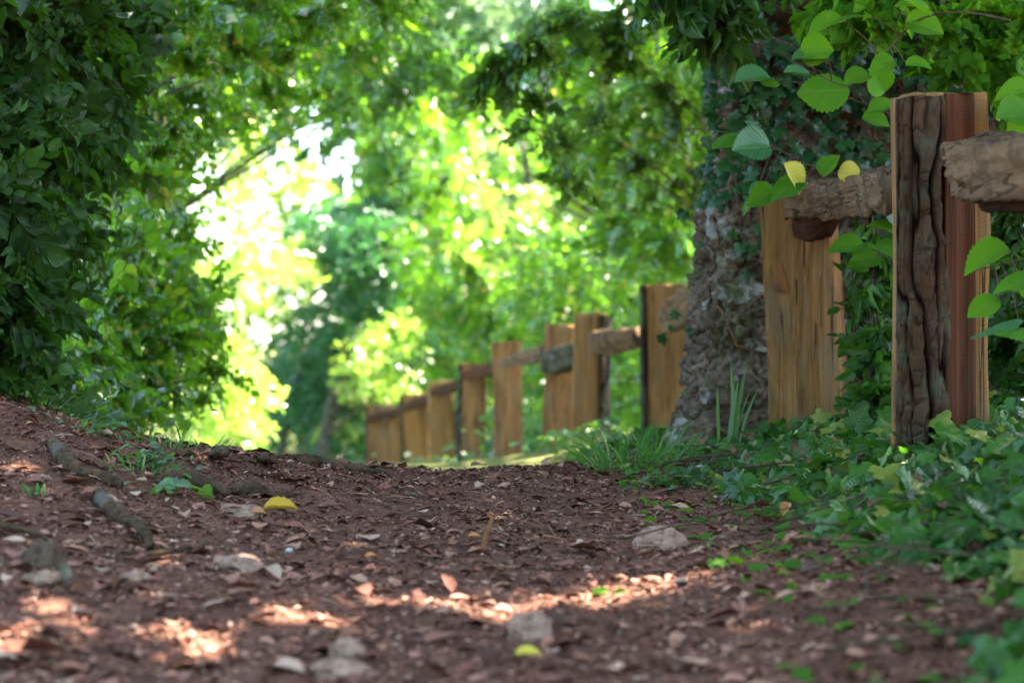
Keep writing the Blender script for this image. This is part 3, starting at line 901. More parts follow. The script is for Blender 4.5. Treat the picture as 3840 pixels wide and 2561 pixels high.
# ------------------------------------------------------------------ hazel sprigs in front of the wall
def sprig(label, stem_px, leaves, mat='hazel', name='hazel_branch', tmpl=HERO_LEAF, smat='twig', r=.004):
    """stem_px: list of (px,py,Y); leaves: (px,py,Y,length_m,direction_deg in picture, tilt, mat)"""
    K = [at(*p) for p in stem_px]
    e = empty(name, K[0]); tag(e, label, 'branch')
    SP = smooth_path(K, 8 * len(K)); stalks = []
    for (px, py, Y, L, deg, tilt, m) in leaves:
        a = math.radians(deg); base = at(px, py, Y); tilt = min(1.45, tilt + RNG.uniform(-.05, .45))
        D = np.array([[math.cos(a), -.35 + RNG.normal() * .1, math.sin(a)]])
        Nn = np.array([[math.sin(a) * -.2 + RNG.normal() * .38, -math.cos(tilt), math.sin(tilt)]])
        V, Fl, U = scatter(HEROES[RNG.integers(len(HEROES))], base[None], frames(D, Nn), np.array([[L * RNG.uniform(.82, 1.05), L * .92, L]]))
        mesh_obj('leaf', V, Fl, M[m or mat], e, uv=U, smooth=True)
        q = SP[np.argmin(np.linalg.norm(SP - base, axis=1))]
        stalks.append(tube(smooth_path([q, (q + base) / 2 + [0, 0, .012], base + (D[0] / np.linalg.norm(D[0])) * .006], 7), np.linspace(.0028, .0016, 7), 5))
    V, Fl = merge_tubes([tube(SP, np.linspace(r, r * .4, len(SP)), 6)] + stalks); mesh_obj('stem', V, Fl, M[smat], e)
    return e


H, B, Yw = 'hazel', 'blue_hazel', 'yellow'
sprig('arching hazel branch with large lit leaves above the second post', [(1010, 20, 5.6), (960, 12, 5.8), (915, 22, 6.0), (880, 60, 6.1), (850, 85, 6.2), (812, 72, 6.3), (790, 60, 6.4)],
      [(800, 52, 6.2, .115, 0, 0, H), (845, 22, 6.1, .13, -172, .5, H), (870, 18, 6.0, .13, 168, .8, H), (870, 75, 6.1, .10, 200, .5, H), (905, 22, 6.0, .125, -12, .3, H),
       (930, 16, 5.9, .10, 150, .9, H), (893, 8, 6.0, .12, 10, 1.0, H), (830, 62, 6.2, .14, 176, .9, B), (895, 62, 6.0, .09, 195, .6, H), (905, 66, 6.0, .085, 5, .7, H)])
sprig('hazel branch with broad pale leaves reaching left across the wall', [(905, 120, 6.6), (860, 102, 6.7), (820, 88, 6.8), (780, 80, 6.9), (745, 82, 7.0)],
      [(850, 90, 6.6, .185, 178, .25, H), (772, 80, 6.9, .16, 184, .95, B), (812, 78, 6.8, .12, 170, 1.0, B), (885, 92, 6.6, .115, 130, .4, H), (862, 118, 6.6, .10, -8, .6, H),
       (868, 112, 6.5, .10, 14, .5, H), (780, 84, 6.9, .10, 150, .8, H)])
sprig('hazel twig with one yellowing curled leaf over the top of the second post', [(900, 190, 6.9), (860, 178, 7.0), (825, 172, 7.1), (790, 155, 7.2), (755, 140, 7.3), (712, 130, 7.4), (680, 128, 7.5)],
      [(770, 146, 7.2, .165, 186, .35, B), (738, 132, 7.3, .13, 200, .9, H), (803, 180, 7.1, .14, 196, .8, H), (784, 163, 7.1, .13, -55, .2, Yw), (822, 176, 7.0, .10, 60, .4, H), (838, 172, 7.0, .09, -10, .3, 'yellow'),
       (775, 190, 7.2, .12, 205, .8, H), (700, 152, 7.4, .05, 230, .5, H), (756, 196, 7.3, .09, 214, 1.0, H), (765, 186, 7.25, .07, 190, .9, B), (845, 180, 7.0, .09, 15, .7, H)])
sprig('low hazel twig with green leaves beside the right edge of the second post', [(905, 262, 6.9), (870, 248, 7.0), (845, 240, 7.1)],
      [(865, 250, 7.0, .15, 172, .45, H), (880, 255, 7.0, .12, 190, .6, H), (895, 235, 6.8, .11, 150, .7, H), (905, 245, 6.8, .12, 175, .7, H), (868, 268, 7.1, .09, 178, .7, H), (900, 225, 6.8, .10, 120, .7, B)])
sprig('blue green hazel leaves overlapping the lower right of the nearest post', [(1060, 250, 5.1), (1010, 262, 5.1), (975, 270, 5.1)],
      [(1020, 318, 5.05, .16, 186, 1.1, B), (1010, 250, 5.1, .14, 196, .7, H), (1050, 280, 5.0, .15, 172, .7, H), (1040, 330, 5.0, .14, 170, .9, H), (1060, 240, 5.1, .13, 160, .6, B), (1000, 300, 5.1, .1, 200, .6, H)])
sprig('bright hazel leaves right of the nearest post top', [(1060, 80, 5.4), (1020, 95, 5.4), (1000, 100, 5.4)],
      [(1030, 90, 5.4, .11, 190, .4, H), (1030, 115, 5.3, .12, 185, .5, H), (1050, 105, 5.3, .14, 200, .3, H), (1035, 300, 5.6, .1, 100, .4, H)])
# upright bright leaf among the ivy
lf = at(884, 482, 5.5)
V, Fl, U = scatter(HERO_LEAF, lf[None], frames(np.array([[.28, .1, 1.]]), np.array([[-.2, -1, .1]])), np.array([.115]))
mesh = mesh_obj('lit_leaf', V, Fl, M['hazel'], uv=U, smooth=True, loc=lf); tag(mesh, 'upright lime green leaf in the ivy left of the nearest post', 'leaf')

# brambles and saplings behind the fence on the right
def shrub(name, label, cat, base, clumps, mat, density, size, sprs, group=None, **kw):
    return tree(name, label, cat, base, clumps, mat, density, size, sprs, trunk_r=.02, group=group, **kw)


shrub('bramble', 'leafy green bramble growing between the two nearest posts', 'shrub', (1.3, 7.2),
      [(at(868, 245, 7.2), (.05, .1, .04)), (at(872, 300, 7.2), (.05, .1, .06)), (at(878, 345, 7.1), (.06, .1, .08)), (at(880, 400, 7.0), (.06, .1, .08)), (at(872, 430, 7.2), (.07, .1, .05)), (at(885, 260, 7.3), (.04, .1, .04))],
      M['hornbeam_vein'], 800, .20, SPR_NEAR, tilt=.9)
shrub('bramble', 'dense green bramble along the right edge of the picture beyond the nearest post', 'shrub', (1.7, 6.0),
      [(at(1015, 240, 6.6), (.07, .15, .12)), (at(1020, 330, 6.5), (.08, .15, .14)), (at(1018, 400, 6.4), (.08, .15, .12)), (at(1050, 150, 6.5), (.10, .15, .16)), (at(1075, 320, 6.2), (.14, .2, .3)), (at(1015, 430, 6.2), (.07, .15, .06)), (at(1075, 430, 6), (.14, .2, .18))],
      M['hornbeam_vein'], 600, .20, SPR_NEAR, tilt=.7)

shrub('hazel_bush', 'small leaved hazel bush crowding the top right corner above the wall', 'bush', (2.2, 7.3),
      [(at(px, py, 7.2), (.09, .14, .06)) for px, py in ((900, 5), (940, 30), (980, 10), (1020, 40), (960, 70), (1010, 80), (1040, 10), (870, 25), (1030, 120), (840, 0))], M['hazel'], 420, .22, SPR_FINE, tilt=.7, top=1.2)
# ------------------------------------------------------------------ foliage masses
G = 'trees and bushes along the path'
# left hedge, near
c = []
for (px, py, Y, r) in [(0, 40, 7.0, .26), (50, 50, 7.4, .24), (90, 80, 7.8, .20), (20, 130, 6.8, .22), (60, 150, 7.3, .2), (0, 210, 6.6, .22), (45, 220, 7.0, .18),
                       (-10, 290, 6.6, .2), (25, 290, 7.0, .16), (-10, 350, 6.6, .16), (20, 345, 7.0, .10), (90, 20, 8.0, .26), (40, -30, 7.2, .3), (-60, 150, 6.6, .3), (-70, 300, 6.6, .25), (-60, 20, 6.8, .3),
                       (85, 160, 7.8, .13), (70, 240, 7.6, .10), (50, 310, 7.4, .08), (115, -10, 8.2, .25), (110, 50, 8.0, .12), (112, 110, 8.0, .10)]:
    c.append((at(px, py, Y), (r, r * 1.1, r * .85)))
tree('hornbeam_bush', 'dark green hornbeam bush overhanging the left bank, nearest of the foliage', 'bush', (-2.6, 7.4), c, M['hornbeam_vein'], 400, .25, SPR_FINE, .06, G, tilt=.7, droop=.3, twigs=True)
c = []
for (px, py, Y, r) in [(150, 5, 9.5, .22), (200, 20, 10, .2), (250, 0, 10.5, .2), (310, 15, 11, .18), (180, 60, 9.8, .16), (150, 110, 9.2, .14), (135, 180, 8.8, .12), (240, 45, 10.5, .13), (360, -5, 11.5, .18),
                       (130, 240, 8.6, .10), (110, 300, 8.4, .10), (95, 350, 8.2, .10), (280, 55, 11, .1), (160, 150, 9.4, .1), (60, 385, 8, .12)]:
    c.append((at(px, py, Y), (r * 1.3, r, r * .6)))
tree('hornbeam_bush', 'airy hornbeam with fine leaves arching from behind the dark bush over the path', 'bush', (-3.0, 9.5), c, M['bright'], 270, .26, SPR_FINE, .03, G, tilt=.7, droop=.25, twigs=True)
c = []
for (px, py, Y, r) in [(530, 55, 11, .13), (500, 75, 11, .10), (478, 92, 11, .06), (545, 105, 11.2, .08), (560, 140, 11.3, .09), (522, 128, 11, .05), (570, 175, 11.5, .08), (600, 120, 11.6, .1), (610, 50, 11.6, .16), (660, 90, 12, .13),
                       (630, 20, 11.6, .16), (570, 25, 11.3, .14), (590, 200, 11.6, .06), (640, 160, 12, .1), (680, 130, 12, .1)]:
    c.append((at(px, py, Y), (r * 1.3, r, r * .7)))
tree('dark_bough_tree', 'dark leafy sprays hanging down across the top centre against the light', 'branch', (2.2, 12.5), c, M['hornbeam'], 400, .26, SPR_FINE, .012, G, tilt=.7, droop=.4, twigs=True)
# left, middle distance
c = []
for (px, py, Y, r) in [(120, 330, 10.5, .30), (150, 280, 11, .28), (90, 380, 10, .26), (140, 385, 10.5, .22), (175, 340, 11, .2), (120, 240, 11, .3), (150, 200, 11.5, .24), (80, 250, 10.5, .4), (110, 160, 11.5, .3),
                       (40, 390, 10, .28), (165, 395, 10.6, .14), (110, 405, 10, .18), (190, 300, 11.4, .14), (30, 330, 11, .4), (180, 250, 11.6, .14), (0, 200, 11, .5), (205, 330, 11.5, .13), (212, 375, 11.5, .14), (200, 405, 11, .10), (215, 290, 12, .10)]:
    c.append((at(px, py, Y), (r, r, r * .8)))
tree('hazel_bush', 'mid green bush behind the bank, between the dark hornbeam and the bright gap', 'bush', (-2.9, 11), c, M['bright'], 300, .34, SPR_SMALL, .06, G, tilt=.9)
c = []
for (px, py, Y, r) in [(170, 20, 13, .45), (230, 40, 13.5, .4), (290, 20, 14, .4), (350, 50, 14.5, .28), (200, 100, 13, .35), (260, 90, 14, .28), (320, 90, 15, .22), (170, 150, 13, .3), (380, 20, 15, .3), (230, 135, 14, .16), (130, 60, 12.5, .5), (100, 140, 13, .5),
                       (300, -30, 14, .5), (390, -20, 15, .35), (350, 105, 15, .14), (285, 122, 14.5, .12)]:
    c.append((at(px, py, Y), (r, r, r * .62)))
tree('overhanging_tree', 'green tree whose boughs hang across the upper left over the path', 'tree', (-4.6, 14), c, M['bright'], 160, .42, SPR_SMALL, .03, G, droop=.5, tilt=.9)
# centre mass, sunlit saplings
def mass(name, label, cat, base, rects, n, Y0, Y1, r0, r1, mat, dens, size, seed, tr=.1, sprs=SPR_FAR, flat=.75):
    cl = [(a, (r[0], r[1], r[0] * flat)) for a, r in blob_field(rects, n, Y0, Y1, r0, r1, seed)]
    return tree(name, label, cat, base, cl, M[mat], dens * 1.15, size * .8, sprs, tr, G, tilt=.9)


mass('sapling', 'bright sunlit sapling directly behind the middle fence posts', 'tree', (1.8, 23), [(500, 640, 250, 420), (560, 700, 280, 430)], 30, 21.5, 25, .35, .6, 'bright', 50, .5, 1)
mass('sapling', 'sunlit tree filling the centre of the picture above the fence', 'tree', (.8, 31), [(400, 620, 140, 380), (430, 520, 220, 380)], 36, 29, 34, .5, .9, 'bright', 30, .62, 2)
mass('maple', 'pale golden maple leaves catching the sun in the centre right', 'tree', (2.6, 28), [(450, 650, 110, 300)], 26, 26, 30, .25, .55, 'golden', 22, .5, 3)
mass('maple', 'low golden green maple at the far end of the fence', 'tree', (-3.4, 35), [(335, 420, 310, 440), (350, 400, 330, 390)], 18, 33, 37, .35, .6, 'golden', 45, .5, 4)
mass('dark_tree', 'dark leafy tree above the middle of the picture with drooping boughs', 'tree', (3.6, 18), [(530, 720, -20, 110), (570, 720, 60, 180), (620, 700, 150, 250)], 36, 16, 19, .28, .5, 'bright', 85, .42, 5, .12, SPR_MID)
mass('haze_tinted_tree', 'tree deep in the gap left of the fence end, blue green colour imitating shade and haze', 'tree', (-4.5, 38), [(295, 375, 200, 440), (285, 385, 340, 450), (300, 400, 180, 260)], 34, 35, 42, .6, 1.0, 'teal', 27, .7, 6, .06)
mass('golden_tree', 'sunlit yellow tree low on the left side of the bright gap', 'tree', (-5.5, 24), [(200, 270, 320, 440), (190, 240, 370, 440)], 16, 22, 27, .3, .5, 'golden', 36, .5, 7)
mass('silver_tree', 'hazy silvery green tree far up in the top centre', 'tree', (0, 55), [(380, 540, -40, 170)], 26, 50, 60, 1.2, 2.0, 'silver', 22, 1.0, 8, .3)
mass('far_tree', 'distant green tree standing across the gap on the left', 'tree', (-10, 48), [(150, 330, 0, 110), (200, 300, 180, 300)], 12, 44, 52, .8, 1.2, 'golden', 10, .8, 9, .06)
mass('far_tree', 'distant green tree closing the view behind the centre', 'tree', (2, 44), [(400, 700, 80, 400)], 24, 40, 48, .8, 1.2, 'teal', 12, .85, 10, .25)
mass('far_tree', 'distant green tree behind the stone wall', 'tree', (8, 30), [(640, 760, 60, 420)], 26, 26, 32, .7, 1.1, 'bright', 40, .7, 11, .2)
mass('wall_top_bush', 'green bush rising behind the ivy covered wall at the upper right', 'bush', (3.0, 10), [(780, 1040, -60, 50), (900, 1060, 20, 120)], 46, 9.4, 10.8, .25, .42, 'hornbeam', 150, .4, 12, .08, SPR_MID)
c = [(at(px, py, 7.6), (.10, .15, .07)) for px, py in ((690, 0), (720, 12), (665, 0), (745, -5), (700, 22), (770, -15), (722, 30))]
tree('overhanging_bough', 'dark blue green leafy bough hanging at the top left of the stone wall', 'branch', (2.5, 8.6), c, M['hornbeam_vein'], 260, .24, SPR_NEAR, .008, G, top=1.4)

# the wood behind: loose leaves filling the whole depth, thinning out towards the sky
def woodland():
    r = np.random.default_rng(77); n = 95000
    Yw_ = r.uniform(50, 64, n); x = r.uniform(-27, 27, n); z = -4.5 + 21 * r.random(n) ** 1.15
    px = x / Yw_ * F + 512; py = 341 - z / Yw_ * F
    P = np.stack([x, Yw_ * .5, z], 1)
    d = .5 + .9 * fbm(P * .35, 3, 4) + .5 * fbm(P * 1.1, 2, 9)
    # clearings: the sunny gap runs down the left of centre
    gap = np.exp(-(((px - (250 + .25 * (py - 230))) / 50) ** 2)) * np.exp(-((py - 260) / 130) ** 4)
    gap2 = np.exp(-(((px - 590) / 60) ** 2)) * np.exp(-((py - 190) / 40) ** 2)
    keep = r.random(n) < np.clip(.15 + d, .05, 1) * np.where(px < 230, .8, 1) * (1 - .66 * gap - .5 * gap2)
    P = np.stack([x, Yw_, z], 1)[keep]; m = len(P)
    V, Fl, U = scatter(leaf_grid(2, 3, .36, 0, .15, .15), P, frames(rand_dirs(m), rand_dirs(m) + [0, -.5, .3]), r.uniform(.30, .52, m))
    o = mesh_obj('woodland', V, Fl, M['wood_leaf'], uv=U); tag(o, 'deep green wood closing the view behind everything', 'wood', kind='stuff')


woodland()
mass('green_tree', 'mid green tree with loose airy leaves arching over the top left of the path', 'tree', (-4.5, 21), [(230, 420, -30, 110), (330, 460, -20, 90)], 26, 19, 23, .35, .6, 'wood_leaf', 45, .5, 21, .05)
mass('green_tree', 'mid green tree standing in the centre between the gap and the maples', 'tree', (-1.0, 38), [(340, 480, 100, 400), (380, 560, 60, 200)], 34, 36, 41, .6, 1.0, 'bright', 34, .8, 22, .2)
mass('green_tree', 'leafy tree just left of the stone wall behind the last near post', 'tree', (2.5, 20), [(590, 720, 120, 420)], 34, 18.5, 22, .3, .5, 'bright', 60, .45, 23, .12)
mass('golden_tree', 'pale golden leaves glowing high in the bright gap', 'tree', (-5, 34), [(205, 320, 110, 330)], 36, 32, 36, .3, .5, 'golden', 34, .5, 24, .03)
# ------------------------------------------------------------------ overhead canopy (outside the frame), added for shade, gaps cut for sun patches
spots = [(246, 636, .14), (215, 643, .11), (340, 614, .12), (395, 608, .18), (455, 602, .17), (530, 606, .11), (575, 600, .15), (622, 596, .13), (668, 584, .13), (705, 568, .13),
         (30, 600, .10), (120, 596, .09), (535, 501, .13), (300, 575, .08), (470, 562, .06), (820, 600, .06), (650, 655, .07), (60, 650, .08)]
sp = np.array([[*ghit(a, b)[:2], r] for a, b, r in spots if b > 470] + [(1.12, 5.3, .10), (.97, 5.22, .10), (.84, 5.15, .10), (1.15, 6.6, .07), (1.05, 4.6, .07), (.9, 7.0, .07)])  # ground points kept sunlit by gaps in the crowns


def canopy(name, label, base, n, xr, yr, hr, seed, tr, clear=(), ls=(.15, .22)):
    r = np.random.default_rng(seed)
    base = np.array([*base, gz(*base)[0] - .1]); e = empty(name, base); tag(e, label, 'tree', 'unseen tall trees placed for shade')
    gxx = r.uniform(*xr, n); gyy = r.uniform(*yr, n); h = r.uniform(*hr, n)
    g0 = np.stack([gxx, gyy, np.full(n, -.45)], 1)
    P = g0 + SUN * (h / SUN[2])[:, None]  # leaves laid out along sun rays above the ground to be shaded
    keep = r.random(n) < 1
    for x, y, rad in sp:
        ca = np.stack([gxx - x, (gyy - y) * .8], 1)
        wv_ = vnoise(np.stack([gxx * 11, gyy * 11, 0 * gxx], 1), 5)
        keep &= np.hypot(ca[:, 0], ca[:, 1]) > rad * (.85 + .9 * wv_ + .25 * r.random(n))
    for x, y, rad in clear:
        keep &= np.hypot(gxx - x, gyy - y) > rad
    P = P[keep]; m = len(P)
    D = rand_dirs(m); Nn = rand_dirs(m) * .8 + SUN
    V, Fl, U = scatter(FAR_LEAF, P, frames(D, Nn), r.uniform(*ls, m))
    mesh_obj('crown', V, Fl, M['hornbeam'], e, uv=U)
    c = P.mean(0); c = c + [np.sign(base[0]) * 2.6, 0, .4]
    tubes = [tube(smooth_path([base, (base * [1, 1, .5] + c * [0, 0, .5]), c], 10), np.linspace(tr, tr * .4, 10), 9, .1)]
    for _ in range(26):
        q = P[r.integers(m)]; pth = smooth_path([c - [0, 0, .8], (c + q) / 2 + [0, 0, .3], q], 14)
        gg = pth - SUN * ((pth[:, 2] + .45) / SUN[2])[:, None]
        if min(np.hypot(gg[:, 0] - x, gg[:, 1] - y).min() - rad for x, y, rad in sp) < .15: continue
        tubes.append(tube(pth, np.linspace(tr * .28, .01, 14), 5))
    V, Fl = merge_tubes(tubes); mesh_obj('trunk', V, Fl, M['trunk'], e)


canopy('shade_canopy', 'unseen tall tree over the near path, crown shaped for shade and dapples', (5.2, 4.6), 26000, (-3.4, 2.4), (.5, 6.5), (3.6, 6.4), 3, .2)
canopy('shade_canopy', 'unseen tall tree over the fence and wall, crown shaped for shade', (6.0, 9.8), 26000, (-3.4, 3.2), (6.2, 12.2), (3.6, 6.4), 4, .2)

canopy('shade_canopy', 'unseen tall tree with a thin crown, added to speckle the light beyond the wall', (11.5, 17), 15000, (-6, 3.5), (12.2, 21), (4.6, 8), 5, .25)
canopy('shade_canopy', 'unseen high tree added to shade the wood beyond the fence', (17, 30), 20000, (-9, 8), (21, 36), (9, 12), 7, .3, [(-3.5, 24, 2.4), (-2.5, 35, 2.0), (-.6, 27.3, 2.6), (-5.4, 33.2, 2.7)], (.22, .32))
canopy('shade_canopy', 'unseen high tree added to shade the farthest part of the wood', (20, 46), 16000, (-4, 14), (36, 52), (11, 15), 8, .3, [(-3, 36, 2.0)], (.26, .38))
canopy('shade_canopy', 'unseen tall tree added over the camera and the left bank to block skylight', (-6.5, 0), 9000, (-10, -1.5), (-7, 4), (3.6, 6.0), 6, .25)
r = np.random.default_rng(90); n = 9000  # leaf wall added behind the camera to cut the fill light
P = np.stack([r.uniform(-7, 6, n), r.uniform(-5.5, -3.5, n), -.6 + 4.8 * r.random(n)], 1)
e = empty('shade_screen', (0, -4.5, gz(0, -4.5)[0])); tag(e, 'unseen wall of leaves added behind the viewer to block light', 'shade_screen')
V, Fl, U = scatter(FAR_LEAF, P, frames(rand_dirs(n), rand_dirs(n)), r.uniform(.18, .26, n)); mesh_obj('foliage', V, Fl, M['hornbeam'], e, uv=U)
V, Fl = merge_tubes([tube([[x_, -4.5, -.8], [x_ + .1, -4.4, 1.5], [x_, -4.5, 3.6]], [.05, .04, .02], 6) for x_ in (-5, -3, -1, 1, 3, 5)]); mesh_obj('stems', V, Fl, M['trunk'], e)
# ------------------------------------------------------------------ forest floor litter
def litter(n, xr, yr, smin, smax, seed, lift=.004):
    r = np.random.default_rng(seed)
    # denser close to the camera where pieces show larger
    y = yr[0] + (yr[1] - yr[0]) * r.random(n) ** 1.25; x = r.uniform(*xr, n) * (.45 + .55 * y / yr[1])
    z = gz_full(x, y) + r.random(n) * .008 + lift
    D = np.stack([r.normal(size=n), r.normal(size=n), r.normal(size=n) * .07], 1)
    Nn = np.stack([r.normal(size=n) * .16, r.normal(size=n) * .16, np.ones(n)], 1)
    s = smin + (smax - smin) * r.random(n) ** 2.2
    S = np.stack([s * r.uniform(.35, 1.1, n), s, s * r.uniform(.6, 2.2, n)], 1)
    return scatter(leaf_grid(3, 3, .4, 0, .12, .10), np.stack([x, y, z], 1), frames(D, Nn), S)


ps = [litter(90000, (-2.4, 2.4), (2.6, 8.2), .005, .018, 5, .002), litter(14000, (-2.4, 2.4), (2.6, 8.2), .014, .042, 6, .004), litter(1500, (-2.4, 2.4), (2.6, 8.2), .04, .085, 7, .006)]
V, Fl, U = join(ps)
tag(mesh_obj('leaf_litter', V, Fl, M['litter'], uv=U), 'brown dead leaves and bark chips covering the path', 'leaf litter', kind='stuff')
# slivers and twigs
n = 2600; r = np.random.default_rng(9)
y = 2.6 + 5 * r.random(n) ** 1.2; x = r.uniform(-2.2, 2.2, n) * (.45 + .55 * y / 8); z = gz_full(x, y) + .006 + r.random(n) * .006
D = np.stack([r.normal(size=n), r.normal(size=n) * .7, r.normal(size=n) * .08], 1)
V, Fl, U = scatter(TWIG, np.stack([x, y, z], 1), frames(D, np.tile([0, 0, 1.], (n, 1))), np.stack([r.uniform(.10, .35, n)] * 1 + [r.uniform(.03, .13, n)] + [r.uniform(.10, .30, n)], 1))
tag(mesh_obj('twig_debris', V, Fl, M['litter']), 'thin broken twigs scattered on the path', 'twigs', kind='stuff')
# pebbles
def rock(name, px0, px1, pyt, pyb, mat, seed, label, cat='stone', flat=None, yscale=1.0, group=None):
    c = ghit((px0 + px1) / 2, pyb - 2); Y = c[1]; w = (px1 - px0) / F * Y / 2; h = (pyb - pyt) / F * Y
    u = np.linspace(0, math.pi, 26); v = np.linspace(0, 2 * math.pi, 40, endpoint=False)
    A, Bv = np.meshgrid(u, v, indexing='ij')
    P = np.stack([np.sin(A) * np.cos(Bv), np.sin(A) * np.sin(Bv), np.cos(A)], -1).reshape(-1, 3)
    P = np.sign(P) * np.abs(P) ** .85
    q = P * (1 + .30 * fbm(P * 1.3 + seed * 7, 3, seed) + .10 * fbm(P * 5 + seed, 3, seed + 1))[:, None]
    d1, d2, ci = cells(q * 1.3 + seed, seed); q *= (1 - .12 * (1 - np.clip((d2 - d1) * 4, 0, 1)))[:, None]
    V = q * [w, w * .8 * yscale, h * .8] + [0, w * .5, h * .05]
    i = np.arange(26 * 40).reshape(26, 40); ir = np.roll(i, -1, 1)
    Fq = np.stack([i[:-1], i[1:], ir[1:], ir[:-1]], -1).reshape(-1, 4)
    o = mesh_obj(name, V + c, Fq, M[mat], loc=c, smooth=True); tag(o, label, cat, group); return o


GS = 'stones lying on the path'
rock('stone', 205, 265, 556, 575, 'stone', 1, 'long flat pale stone left of the path centre', group=GS)
rock('stone', 634, 690, 525, 548, 'stone', 2, 'pinkish wedge shaped stone half buried at the right edge of the path', group=GS)
rock('stone', 14, 62, 541, 570, 'dark_stone', 3, 'dark lumpy stone on the left bank below the mossy root', group=GS)
rock('stone', 215, 262, 504, 518, 'stone', 4, 'pale stone just left of the yellow leaf', group=GS)
rock('stone', 507, 552, 612, 638, 'stone', 5, 'pale brown stone at the bottom centre', group=GS)
rock('stone', 325, 366, 640, 656, 'stone', 6, 'low grey stone at the bottom left of centre', group=GS)
rock('stone', 310, 370, 662, 676, 'stone', 7, 'flat blurred stone nearest the camera', group=GS)
rock('stone', 20, 62, 571, 582, 'stone', 8, 'pale pink flat stone below the dark lumpy stone', group=GS)
rock('stone', 118, 150, 573, 582, 'stone', 9, 'small pale stone in the sun at the left', group=GS)
rock('stone', 828, 846, 463, 474, 'pale_stone_and_fleck', 10, 'white rounded shape standing for a sun fleck in the ivy below the second post', group=GS)  # white colour painted in for a sun fleck on the ivy
rock('stone', 818, 840, 482, 492, 'pale_stone_and_fleck', 11, 'white flat shape standing for a sun fleck in the ivy', group=GS)  # another sun fleck on the ivy, drawn as a white shape
rock('stone', 690, 712, 466, 474, 'pale_stone_and_fleck', 12, 'bluish white stone at the foot of the stone wall', group=GS)
rock('stone', 284, 293, 548, 556, 'pale_stone_and_fleck', 13, 'tiny round white pebble', group=GS)
rock('stone', 560, 585, 460, 468, 'dark_stone', 14, 'dark clod at the crest of the path before the fence', group=GS)

# ------------------------------------------------------------------ roots
def root(pts, label, seed, sink=.35, mat='root_bark', grp='tree roots crossing the left bank'):
    """pts: (px,py,radius px)"""
    K = [ghit(a, b) for a, b, _ in pts]; R = [rp / F * k[1] for (_, _, rp), k in zip(pts, K)]
    K = [k + [0, 0, r_ * .35 + .004] for k, r_ in zip(K, R)]
    K = [K[0] - [0, -.03, .04]] + K + [K[-1] - [0, 0, .03]]; R = [R[0] * .6] + R + [R[-1] * .5]
    n = len(K) * 9; P = smooth_path(K, n); rr = np.interp(np.linspace(0, 1, n), np.linspace(0, 1, len(R)), R)
    V, Fl = tube(P, rr, 12, .0, seed)
    C = np.repeat(P, 12, 0); f = 1 + .75 * fbm(V * 16 + seed, 3, seed) + .25 * fbm(V * 55, 3, seed)
    V = C + (V - C) * f[:, None]
    o = mesh_obj('root', V, Fl, M[mat], smooth=True, loc=K[1]); tag(o, label, 'root', grp)


root([(52, 445, 5), (62, 462, 11), (80, 476, 8), (98, 480, 6), (118, 486, 5)], 'lumpy brown root highest on the left bank', 1)
root([(96, 492, 4), (104, 506, 10), (120, 520, 9), (138, 530, 8), (150, 545, 5)], 'thick knobbly root slanting down the bank beside the grass', 2)
root([(158, 484, 3), (170, 482, 7), (188, 482, 9), (204, 488, 9), (222, 494, 5)], 'dark arched root left of centre', 3)
root([(228, 494, 3), (242, 492, 6), (256, 494, 7), (275, 498, 4), (320, 497, 2.2), (370, 497, 1.8), (414, 496, 1.5)], 'root trailing off as a long thin line across the path', 4)
root([(210, 457, 2), (225, 455, 6), (243, 454, 7), (262, 460, 4), (275, 464, 3)], 'dark root at the crest of the bank against the bright gap', 5)
root([(268, 462, 4), (292, 464, 6), (320, 466, 6), (345, 470, 5), (365, 472, 4), (388, 475, 2)], 'long dark root along the crest running down to the path', 6)
root([(-15, 528, 5), (10, 531, 5), (30, 535, 5), (46, 541, 3)], 'mossy root at the left edge of the picture', 7)
root([(55, 566, 4), (64, 574, 6), (68, 584, 4)], 'pale bent root stub beside the dark lumpy stone', 8)
root([(118, 556, 2), (210, 440, 1), (215, 438, 1)][:1] + [(150, 556, 2.5), (185, 551, 2), (210, 545, 1.5)], 'thin pale root lying flat left of the long stone', 9)

# ------------------------------------------------------------------ single leaves and sticks on the path
def lone_leaf(px, py, L, deg, mat, label, curl=.3, wide=1.0, up=.1, name='fallen_leaf'):
    c = ghit(px, py) + [0, 0, .012]; a = math.radians(deg)
    t = leaf_grid(12, 7, .27, .06, .2 + curl, .15, .45)
    V, Fl, U = scatter(t, c[None], frames(np.array([[math.cos(a), math.sin(a), up]]), np.array([[.0, -.55, 1.]])), np.array([[L * wide, L, L]]))
    o = mesh_obj(name, V, Fl, M[mat], uv=U, smooth=True, loc=c); tag(o, label, 'leaf', 'single leaves lying on the path'); return o


M['autumn'] = leaf_mat('autumn_leaf', (.55, .30, .02), (.62, .38, .03), (.6, .35, .03), .3, .45, .4, veins=True)
M['rust'] = leaf_mat('rust_leaf', (.42, .17, .06), (.5, .22, .08), (.5, .2, .05), .2, .6, .3)
lone_leaf(263, 514, .090, -8, 'autumn', 'large yellow orange fallen leaf', up=.16, wide=.85)
lone_leaf(250, 518, .04, 10, 'rust', 'small rusty leaf touching the yellow leaf')
lone_leaf(468, 541, .032, 10, 'rust', 'orange leaf beside the upright twig')
lone_leaf(592, 604, .040, 20, 'hazel', 'green leaf in the sun patch on the path', up=.5)
lone_leaf(612, 601, .045, 0, 'hazel', 'yellow green leaf flat in the sun patch', up=.0)
lone_leaf(515, 662, .045, 10, 'yellow', 'blurred pale yellow leaf at the bottom centre')
lone_leaf(365, 530 + 32, .03, 30, 'rust', 'pale orange leaf in the middle of the path')
lone_leaf(783, 520, .05, 60, 'rust', 'rust brown leaf standing among the ivy', up=1.0)
c = ghit(482, 556)
